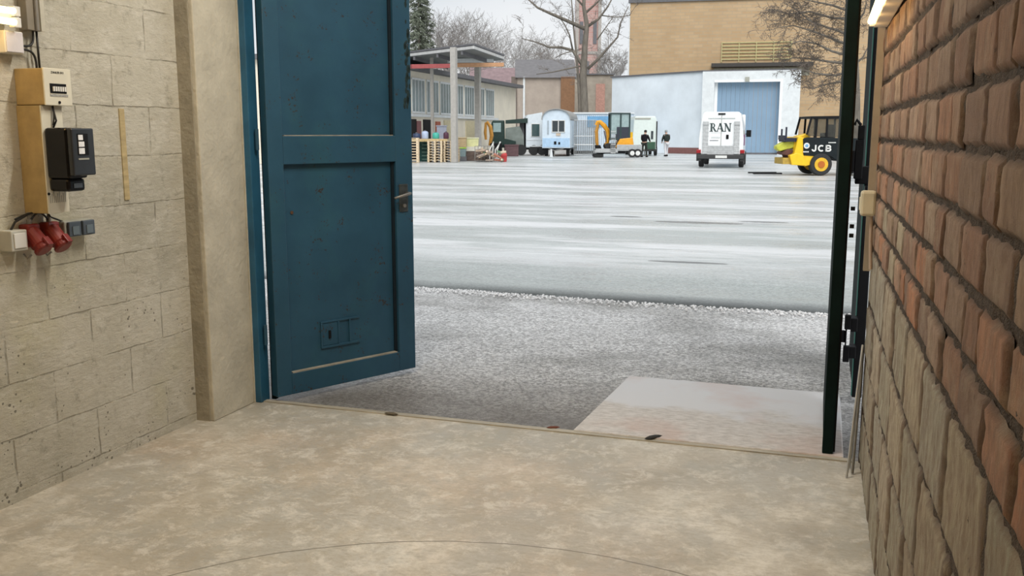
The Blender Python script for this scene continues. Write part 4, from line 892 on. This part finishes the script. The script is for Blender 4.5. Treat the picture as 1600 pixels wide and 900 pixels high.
for y0, y1 in ((.15, .5), (1.15, 1.5)):
    MB().prism([(X_(946), .16), (X_(948), .0), (X_(985), .0), (X_(988), .16), (X_(985), .34), (X_(948), .34)], y0, y1, 'y').build('track', rubber, ex, bevel=.04)
MB().prism([(X_(962), ze(229)), (X_(969), ze(216)), (X_(989), ze(214)), (X_(991), ze(227)), (X_(986), ze(231)), (X_(966), ze(232))], .1, 1.5, 'y').build('body', orange, ex, bevel=.05)
MB().box(X_(960), X_(984), .25, 1.4, .30, ze(228)).build('turntable', blackst, ex)
cabx0, cabx1, cz0, cz1 = X_(953), X_(985), ze(216), ze(177)
cb_ = MB()
for x in (cabx0 + .05, X_(970), cabx1 - .05):
    for y in (.15, 1.1): cb_.box(x - .05, x + .05, y - .03, y + .03, cz0, cz1)
cb_.box(cabx0, cabx1, .1, 1.15, cz1 - .07, cz1 + .02).box(cabx0, X_(966), .1, 1.15, cz0 - .1, cz0 + .06)
cb_.build('cab_frame', M('cab_green_black', (.02, .045, .045), .4), ex)
MB().box(cabx0 + .05, cabx1 - .05, .16, .17, cz0 + .3, cz1 - .07).build('window', paleglass, ex)
MB().box(X_(964), cabx1, .13, 1.12, cz0 - .1, cz0 + .75).build('door', M('cab_dark_panel', (.025, .03, .045), .5), ex)
MB().box(X_(985), X_(990), .5, .9, ze(215), ze(206)).build('exhaust_cover', yellow, ex)
bm_ = [(950, 226), (953, 212), (951, 203), (946, 196), (939, 190), (935, 190), (933, 195)]
MB().tube([(X_(x), .75, ze(y)) for x, y in bm_], [.12, .15, .15, .16, .13, .1, .08], 8).build('boom', orange, ex, bevel=0)
MB().tube([(X_(937), .75, ze(190)), (X_(934), .75, ze(205)), (X_(935), .75, ze(222)), (X_(936), .75, ze(229))], [.1, .12, .11, .08], 8).build('dipper', M('worn_orange', (.50, .24, .04), .5, var=.2), ex)
MB().prism([(X_(932), ze(226)), (X_(940), ze(226)), (X_(943), ze(235)), (X_(935), ze(237)), (X_(933), ze(232))], .5, 1.0, 'y').build('bucket', blackst, ex, bevel=.02)
MB().tube([(X_(950), .68, ze(222)), (X_(946), .68, ze(204))], .05, 8).build('hydraulic_ram', slate, ex)
# --- white and green van behind the people
D = 66; s = D / FPX; v2 = thing('van', 'white van with open rear beside the two people', 'van', G(1008, D), PSI - .02); X_ = lambda px: (px - 1008) * s; zt = zat(181.5, D)
hw = 19 * s
MB().prism([(-hw * .95, .35), (-hw, 1.0), (-hw * .92, zt - .25), (-hw * .8, zt), (hw * .8, zt), (hw * .92, zt - .25), (hw, 1.0), (hw * .95, .35)], 0, 4.4, 'y').build('body', M('mint_white', (.70, .78, .74), .35, var=.05), v2, bevel=.05)
MB().box(X_(1008), X_(1024), -.03, 0, .42, .95).build('lower_panel', M('dark_green_panel', (.03, .09, .05), .5), v2)
MB().box(X_(1025), X_(1026.6), -.06, 0, .5, zt - .35).build('door_edge', blackst, v2)
MB().box(X_(1017), X_(1020.5), -.05, 0, 1.15, 1.7).build('window', glass, v2)
MB().box(X_(992), X_(1016), -.03, 0, zt - .22, zt - .12).build('roof_light', greypl, v2)
for s_ in (-1, 1):
    MB().lathe([(.1, s_ * hw - .12), (.34, s_ * hw - .12), (.34, s_ * hw + .05), (.1, s_ * hw + .05)], 20, Matrix.Translation((0, .6, .34)), 'x').build('wheel', rubber, v2)
    MB().lathe([(.1, s_ * hw - .12), (.34, s_ * hw - .12), (.34, s_ * hw + .05), (.1, s_ * hw + .05)], 20, Matrix.Translation((0, 3.6, .34)), 'x').build('wheel', rubber, v2)
MB().box(-hw, hw, -.12, .05, .3, .45).build('bumper', rubber, v2)
MB().box(X_(1031), X_(1036), 3.4, 3.5, zt - 1.35, zt - .95).bar((hw, 3.45, zt - 1.1), (X_(1032), 3.45, zt - 1.1), .05, .05).build('wing_mirror', blackst, v2, bevel=.02)
# --- dark truck and digger at the left
D = 67; s = D / FPX; tk = thing('dump_truck', 'dark green tipper truck parked between workshop and wagons', 'truck', G(795, D), PSI); X_ = lambda px: (px - 795) * s; zk = lambda py: (241.5 - py) * s
dg = M('truck_green', (.012, .035, .028), .4, var=.3); gw = M('grey_green_tub', (.19, .22, .20), .6, var=.25, scale=2)
MB().prism([(X_(768), zk(230)), (X_(768), zk(192)), (X_(771), zk(188)), (X_(788), zk(188)), (X_(789), zk(230))], 0, 2.1, 'y').build('cab', dg, tk, bevel=.06)
MB().box(X_(771), X_(783), -.03, .02, zk(206), zk(192)).build('window', paleglass, tk)
MB().prism([(X_(790), zk(188)), (X_(824), zk(185)), (X_(824), zk(192)), (X_(790), zk(193))], -.1, 2.2, 'y').build('canopy', dg, tk)
MB().prism([(X_(789), zk(229)), (X_(790), zk(200)), (X_(812), zk(197)), (X_(818), zk(210)), (X_(819), zk(229))], .05, 2.2, 'y').build('tub', gw, tk, bevel=.03)
MB().box(X_(812), X_(819), .5, 2.3, zk(232), zk(192)).build('rear_cover', slate, tk)
MB().box(X_(788), X_(819), 0, 2.1, zk(236), zk(229)).build('chassis', blackst, tk)
MB().prism([(X_(783), zk(218)), (X_(790), zk(216)), (X_(806), zk(220)), (X_(806), zk(224)), (X_(783), zk(226))], -.2, .3, 'y').build('engine_cover', dg, tk)
for px in (776, 800, 814): MB().lathe([(.1, -.05), (.38, -.05), (.38, .2), (.1, .2)], 18, Matrix.Translation((X_(px), 0, .38)), 'y').build('wheel', rubber, tk)
D = 64.5; s = D / FPX; g = G(800, D)
tag(MB().box(-11 * s, 10 * s, 0, 1.0, 0, .75).box(-11 * s - .03, 10 * s + .03, -.03, 1.03, .70, .78).build('skip', M('maroon_box', (.13, .07, .075), .7, var=.2), loc=g, rz=PSI), 'low maroon box standing before the dark green tipper truck', 'box')
D = 63; s = D / FPX; dgr = thing('mini_digger', 'small orange digger arm behind the rubbish heap', 'excavator', G(768, D), PSI); X_ = lambda px: (px - 768) * s; zk = lambda py: (242 - py) * s
MB().tube([(X_(765), .5, zk(225)), (X_(768), .5, zk(210)), (X_(766), .5, zk(196)), (X_(761), .5, zk(189)), (X_(758), .5, zk(192))], [.1, .13, .13, .1, .08], 8).build('boom', MATS['worn_orange'], dgr)
MB().tube([(X_(759), .5, zk(190)), (X_(758), .5, zk(205)), (X_(759), .5, zk(216))], [.08, .1, .08], 8).build('dipper', MATS['worn_orange'], dgr)
MB().box(X_(760), X_(784), .1, 1.2, 0, .3).box(X_(766), X_(784), .1, 1.1, .3, .9).build('body', blackst, dgr, bevel=.04)

# ================================================================== PEOPLE
def skinned(name, joints, edges, mat_, parent, sub=2):
    me = bpy.data.meshes.new(name); me.from_pydata([j[:3] for j in joints], edges, []); ob = bpy.data.objects.new(name, me); C.objects.link(ob)
    md = ob.modifiers.new('skin', 'SKIN'); md.use_smooth_shade = True
    for v, j in zip(me.skin_vertices[0].data, joints): r = j[3]; v.radius = r if isinstance(r, tuple) else (r, r)
    me.skin_vertices[0].data[0].use_root = True
    sb = ob.modifiers.new('sub', 'SUBSURF'); sb.levels = sub; sb.render_levels = sub
    bpy.context.view_layer.update()
    m2 = bpy.data.meshes.new_from_object(ob.evaluated_get(bpy.context.evaluated_depsgraph_get())); bpy.data.objects.remove(ob)
    m2.name = name; m2.materials.clear(); m2.materials.append(mat_); o = bpy.data.objects.new(name, m2); C.objects.link(o); o.parent = parent; return o
skin = M('skin', (.48, .30, .22), .6, var=.06)
def person(label, loc, rz, lean, jacket, trousers, hair, armf=.35, stride=.12, hood=False):
    t = thing('person', label, 'person', loc, rz); k = lean  # faces -y locally rotated by rz
    hip = Vector((0, 0, .93)); ch = hip + Vector((0, -.38 * math.sin(k), .38 * math.cos(k))); nk = hip + Vector((0, -.55 * math.sin(k), .55 * math.cos(k))); hd = nk + Vector((0, -.05 - .12 * math.sin(k), .17 * math.cos(k * .6)))
    J = [(*hip, (.15, .11)), (*ch, (.17, .12)), (*nk, .065), (*(hd), (.082, .098)), (*(hd + Vector((0, -.005, .075))), (.075, .085))]; E_ = [(0, 1), (1, 2), (2, 3), (3, 4)]
    idx = {}
    for s in (-1, 1):
        hpj = hip + Vector((s * .10, 0, -.06)); kn = Vector((s * .12, -.06 + s * stride * .5, .50)); an = Vector((s * .13, .02 + s * stride, .09)); to = an + Vector((s * .02, -.17, -.05))
        i = len(J); J += [(*hpj, .095), (*kn, .06), (*an, .042), (*to, (.04, .028))]; E_ += [(0, i), (i, i + 1), (i + 1, i + 2), (i + 2, i + 3)]
        sh = ch + Vector((s * .20, 0, .10)); el = sh + Vector((s * .06, -armf * .3, -.27)); wr_ = el + Vector((-s * .06, -armf * .65, -.20 + armf * .2)); pm = wr_ + (wr_ - el).normalized() * .07
        j = len(J); J += [(*sh, .065), (*el, .048), (*wr_, .032), (*pm, (.036, .02))]; E_ += [(1, j), (j, j + 1), (j + 1, j + 2), (j + 2, j + 3)]
        dr = (wr_ - el).normalized(); sd = Vector((1, 0, 0))
        for q, (off, ln) in enumerate(((-.027, .065), (-.009, .078), (.009, .072), (.027, .058))):
            b = len(J); p1 = pm + sd * off + dr * .03; p2 = p1 + dr * ln * .5; p3 = p2 + (dr + Vector((0, .5, -.3))).normalized() * ln * .5
            J += [(*p1, .009), (*p2, .0085), (*p3, .007)]; E_ += [(j + 3, b), (b, b + 1), (b + 1, b + 2)]
        b = len(J); p1 = pm + sd * (-s * .035) - dr * .02; J += [(*p1, .010), (*(p1 + sd * (-s * .02) + dr * .03), .009)]; E_ += [(j + 3, b), (b, b + 1)]
        idx[s] = (i, j)
    skinned('body', J, E_, skin, t, 2)
    jj = [(*hip, (.19, .15)), (*hip.lerp(ch, .5), (.20, .155)), (*ch, (.215, .16)), (*nk, (.13, .125))]; je = [(0, 1), (1, 2), (2, 3)]
    for s in (-1, 1):
        j = idx[s][1]; n0 = len(jj); a, b, c = (Vector(J[j][:3]), Vector(J[j + 1][:3]), Vector(J[j + 2][:3])); jj += [(*a, .085), (*b, .068), (*c, .05)]; je += [(2, n0), (n0, n0 + 1), (n0 + 1, n0 + 2)]
    skinned('jacket', jj, je, jacket, t)
    tt = [(*(hip + Vector((0, 0, .02))), (.165, .125))]; te = []
    for s in (-1, 1):
        i = idx[s][0]; n0 = len(tt); tt += [(*J[i][:3], .11), (*J[i + 1][:3], .078), (*J[i + 2][:3], .065)]; te += [(0, n0), (n0, n0 + 1), (n0 + 1, n0 + 2)]
    skinned('trousers', tt, te, trousers, t)
    for s in (-1, 1):
        a = Vector(J[idx[s][0] + 2][:3]); MB().box(a.x - .05, a.x + .05, a.y - .22, a.y + .07, .0, .10).build('shoe', blackst, t, bevel=.03)
    hx = Matrix.Translation(hd + Vector((0, .015, .06)))
    MB().lathe([(.02, .075), (.065, .06), (.094, .02), (.098, -.03), (.085, -.09)], 14, hx).build('hair' if not hood else 'cap', hair, t, smooth=True)
    MB().lathe([(.012, -.12), (.018, -.095), (.008, -.09)], 8, Matrix.Translation(hd + Vector((0, 0, .015))), 'y').build('nose', skin, t)
    for s in (-1, 1): MB().lathe([(.012, -.094), (.012, -.088)], 8, Matrix.Translation(hd + Vector((s * .034, 0, .045))), 'y').build('eye', blackst, t)
    MB().box(hd.x - .025, hd.x + .025, hd.y - .096, hd.y - .088, hd.z - .045, hd.z - .037).build('mouth', M('lips', (.35, .13, .11), .6), t)
    return t
person('person in dark clothes leaning forward behind the white van and trailer', G(1007, 62.2), PSI + math.radians(150), .22, M('jacket_dark', (.012, .011, .015), .9, var=.3, spec=.1), M('trousers_dark', (.02, .025, .02), .8), M('hair_dark', (.02, .016, .014), .8), .45)
person('person in a black jacket and pale trousers walking right of the white van', G(1042, 64.2), PSI + math.radians(200), .10, M('jacket_black', (.01, .018, .014), .8, var=.3), M('trousers_pale', (.58, .58, .60), .8), M('grey_cap', (.30, .33, .34), .8), .25, .16, True)

# ================================================================== PALLETS AND YARD CLUTTER
def make_pallet():
    t = thing('pallet', 'wooden pallet', 'pallet'); m = MB()
    for k in range(5): m.box(-.6, .6, -.4 + k * .178, -.4 + k * .178 + .09, .122, .144)
    m.build('deck_boards', palw, t); m = MB()
    for y in (-.4, -.07, .27): m.box(-.6, .6, y, y + .1, 0, .02)
    for x in (-.6, -.07, .46): m.box(x, x + .14, -.4, .4, .1, .122)
    m.build('runners', palw, t)
    for x in (-.6, -.07, .46):
        for y in (-.4, -.05, .3): MB().box(x, x + .14, y, y + .1, .02, .10).build('block', palw, t)
    m = None; return t
p0 = None; ords = ['lowest', 'second', 'third', 'fourth', 'fifth', 'sixth', 'seventh', 'eighth', 'ninth']
for px, D, n, rz, nm in ((637, 51.0, 9, .2, 'leftmost pale stack beside the blue gate leaf'), (680.5, 52.0, 8, 6.2, 'stack left of the shelter post'), (705.5, 52.4, 8, 6.2, 'stack touching the shelter post')):
    for k in range(n):
        q = make_pallet() if p0 is None else copy_tree(p0)
        if p0 is None: p0 = q
        q.location = G(px, D, k * .146); q.rotation_euler.z = PSI + rz * .25 + random.Random(k + px).uniform(-.02, .02)
        q['label'] = 'wooden pallet, %s from below in the %s' % (ords[k], nm); q['group'] = 'stacked wooden pallets'
q = None
for k in range(6):
    b = thing('crate', 'dark green plastic crate, %s from below between the pallet stacks' % ords[k], 'crate', G(663, 53.2, k * .2), PSI, 'green plastic crates'); gm = M('crate_green', (.02, .10, .09), .6, var=.3)
    MB().box(-.36, .36, 0, .5, 0, .15).box(-.38, .38, -.02, .52, .15, .19).build('tub', gm, b); MB().box(-.15, .15, -.03, .0, .09, .13).build('handle', M('crate_pale', (.25, .42, .36), .6), b)
g = thing('work_bench', 'long plank top lying over the crates and pallet stacks', 'bench', G(672, 52.4, 1.20), PSI)
MB().box(-1.15, .95, -.2, .75, .0, .05).build('board', palw, g); MB().box(-1.15, .95, -.22, -.205, -.10, .03).build('edge_board', M('ochre_edge', (.55, .42, .20), .7, var=.3), g)
def drum(px, D, z, r, hgt, mt_, name, label, cat):
    t = thing(name, label, cat, G(px, D, z), PSI)
    MB().lathe([(r * .9, 0), (r, .03), (r, hgt * .8), (r * .75, hgt * .95), (r * .4, hgt)], 18).build('body', mt_, t, smooth=True); MB().lathe([(r * .3, hgt), (r * .3, hgt + .05)], 12).build('cap', slate, t); return t
drum(664, 52.6, 1.255, .19, .42, M('pale_blue_tub', (.42, .50, .68), .5, var=.1), 'canister', 'pale blue canister standing on the plank top', 'canister')
drum(681, 52.6, 1.255, .19, .34, M('turquoise_tub', (.06, .42, .34), .5, var=.1), 'canister', 'turquoise canister standing on the plank top', 'canister')
drum(651, 52.6, 1.255, .22, .30, M('navy_tub', (.03, .05, .11), .5), 'canister', 'navy canister standing at the left end of the plank top', 'canister')
drum(697, 52.6, 1.255, .15, .36, M('dark_purple_tub', (.09, .03, .06), .5), 'canister', 'dark purple canister near the shelter post', 'canister')
tag(MB().box(-.28, .28, 0, .3, 0, .8).box(-.32, .32, -.03, .33, .8, .86).build('metal_sheet_box', M('lilac_box', (.33, .35, .43), .6, var=.1), loc=G(690, 55.5, 1.15), rz=PSI), 'lilac grey box with green rim standing behind the canisters', 'box')
tag(MB().box(-.5, .5, 0, .8, 0, 1.15).build('cabinet', slate, loc=G(690, 55.4, 0), rz=PSI), 'dark cabinet hidden behind the pallet stacks carrying the lilac box', 'cabinet')
# bins and boxes between the posts
def tub(px, D, z, w_, d_, h_, mt_, lid, name, label, cat):
    t = thing(name, label, cat, G(px, D, z), PSI); MB().prism([(-w_ * .46, 0), (w_ * .46, 0), (w_ * .5, h_), (-w_ * .5, h_)], 0, d_, 'y').build('body', mt_, t, bevel=.01); MB().box(-w_ * .53, w_ * .53, -.03, d_ + .03, h_, h_ + .06).build('lid', lid, t, bevel=.01); return t
D = 53.5
tub(720, D, .25, .55, .6, .45, M('grey_teal_bin', (.20, .27, .28), .6, var=.15), M('lime_lid', (.42, .68, .08), .5), 'storage_bin', 'grey green bin with a bright lime lid behind the shelter post', 'bin')
tub(720, D, .78, .62, .6, .50, M('tan_box', (.45, .34, .19), .7, var=.15), M('tan_lid', (.5, .4, .25), .7), 'cardboard_box', 'tan box standing on the lime lid', 'box')
tub(738, D + .8, .80, .7, .6, .45, M('pale_lime_box', (.62, .62, .33), .7, var=.12), M('pale_lid', (.66, .66, .45), .7), 'storage_bin', 'pale lime box on the white slab between the shelter posts', 'bin')
tag(MB().box(-.35, .75, 0, .9, 0, .25).build('concrete_block', M('slab_white', (.66, .63, .55), .8, var=.1), loc=G(733, D + .6, .55), rz=PSI), 'whitish slab carrying the pale lime box', 'slab')
tag(MB().box(-.7, .9, .0, 1.0, 0, .55).build('base_block', M('bark_brown', (.12, .085, .07), .9, var=.4), loc=G(733, D + .6, 0), rz=PSI), 'dark brown block under the whitish slab', 'block')
tag(MB().box(-.3, .3, 0, .62, 0, .25).build('base_block', slate, loc=G(720, D, 0), rz=PSI), 'low dark block under the grey green bin', 'block')
# heap of timber offcuts in a wire cage
cg = thing('wire_cage', 'wire cage full of timber offcuts at the end of the shelter', 'cage', G(757, 52.5), PSI); m = MB()
for y in (0, .9):
    for a in range(7): m.tube([(-.55 + a * .18, y, 0), (-.55 + a * .18, y, .85)], .012, 4)
    for a in range(5): m.tube([(-.55, y, .05 + a * .2), (.53, y, .05 + a * .2)], .012, 4)
m.build('mesh', steel, cg)
tag(MB().box(-.5, .5, .1, .8, .06, .30).build('timber_bundle', M('dark_timber', (.14, .10, .08), .9, var=.5, scale=9), loc=G(757, 52.5, .0), rz=PSI), 'dark bundle at the bottom of the wire cage', 'timber')
rr = random.Random(4)
cols = [(.30, .24, .20), (.42, .32, .24), (.55, .42, .28), (.22, .17, .15), (.48, .20, .14), (.16, .30, .18), (.62, .50, .38)]
words = ['grey brown', 'brown', 'tan', 'dark brown', 'reddish', 'greenish', 'pale']
for k in range(22):
    ci = k % 7; mt_ = M('offcut_%d' % ci, cols[ci], .85, var=.3, scale=9); px = 751 + (k % 8) * 1.9 if k < 11 else 765 + (k % 7) * 3.2; z = .30 + (k // 4) * .13 if k < 11 else .03 + ((k - 11) // 4) * .22
    L_ = rr.uniform(.35, .8); o = MB().box(-L_ / 2, L_ / 2, -.05, .05, -.05, .05).build('timber_offcut', mt_, loc=G(px, 51.9 + rr.uniform(0, .7), z + .06), bevel=.008); o.rotation_euler = (rr.uniform(-.3, .3), rr.uniform(-.5, .5), rr.uniform(0, 3))
    tag(o, '%s timber offcut %s' % (words[ci], ('lying low' if (k if k < 11 else k - 11) < 7 else 'on top') + (' in the wire cage heap' if k < 11 else ' in the loose heap right of the cage')), 'timber', 'offcuts %s, %s' % (words[ci], 'cage' if k < 11 else 'loose'))
for k, (px, a) in enumerate(((765, .5), (770, -.3), (774, .9), (777, .2))):
    o = MB().bar((0, 0, .65), (.25 * math.sin(a) + .1, 0, 1.1), .07, .05).bar((0, 0, 0), (0, 0, .66), .05, .05).build('white_lath', white_pl, loc=G(px, 52.2), rz=PSI); tag(o, ('leftmost', 'second', 'third', 'rightmost')[k] + ' of the white laths sticking up from the loose timber heap', 'lath', 'white laths')
tag(MB().lathe([(.17, 0), (.2, .35), (.15, .5)], 12).build('bucket', M('bucket_red', (.5, .05, .05), .6), loc=G(787, 52.5)), 'small red bucket at the right end of the timber heap', 'bucket')
tag(MB().lathe([(.12, 0), (.06, .5), (.02, .52)], 10).build('bollard', whitepaint, loc=G(861.5, 62.5)), 'small white bollard in front of the round roofed wagon', 'bollard')
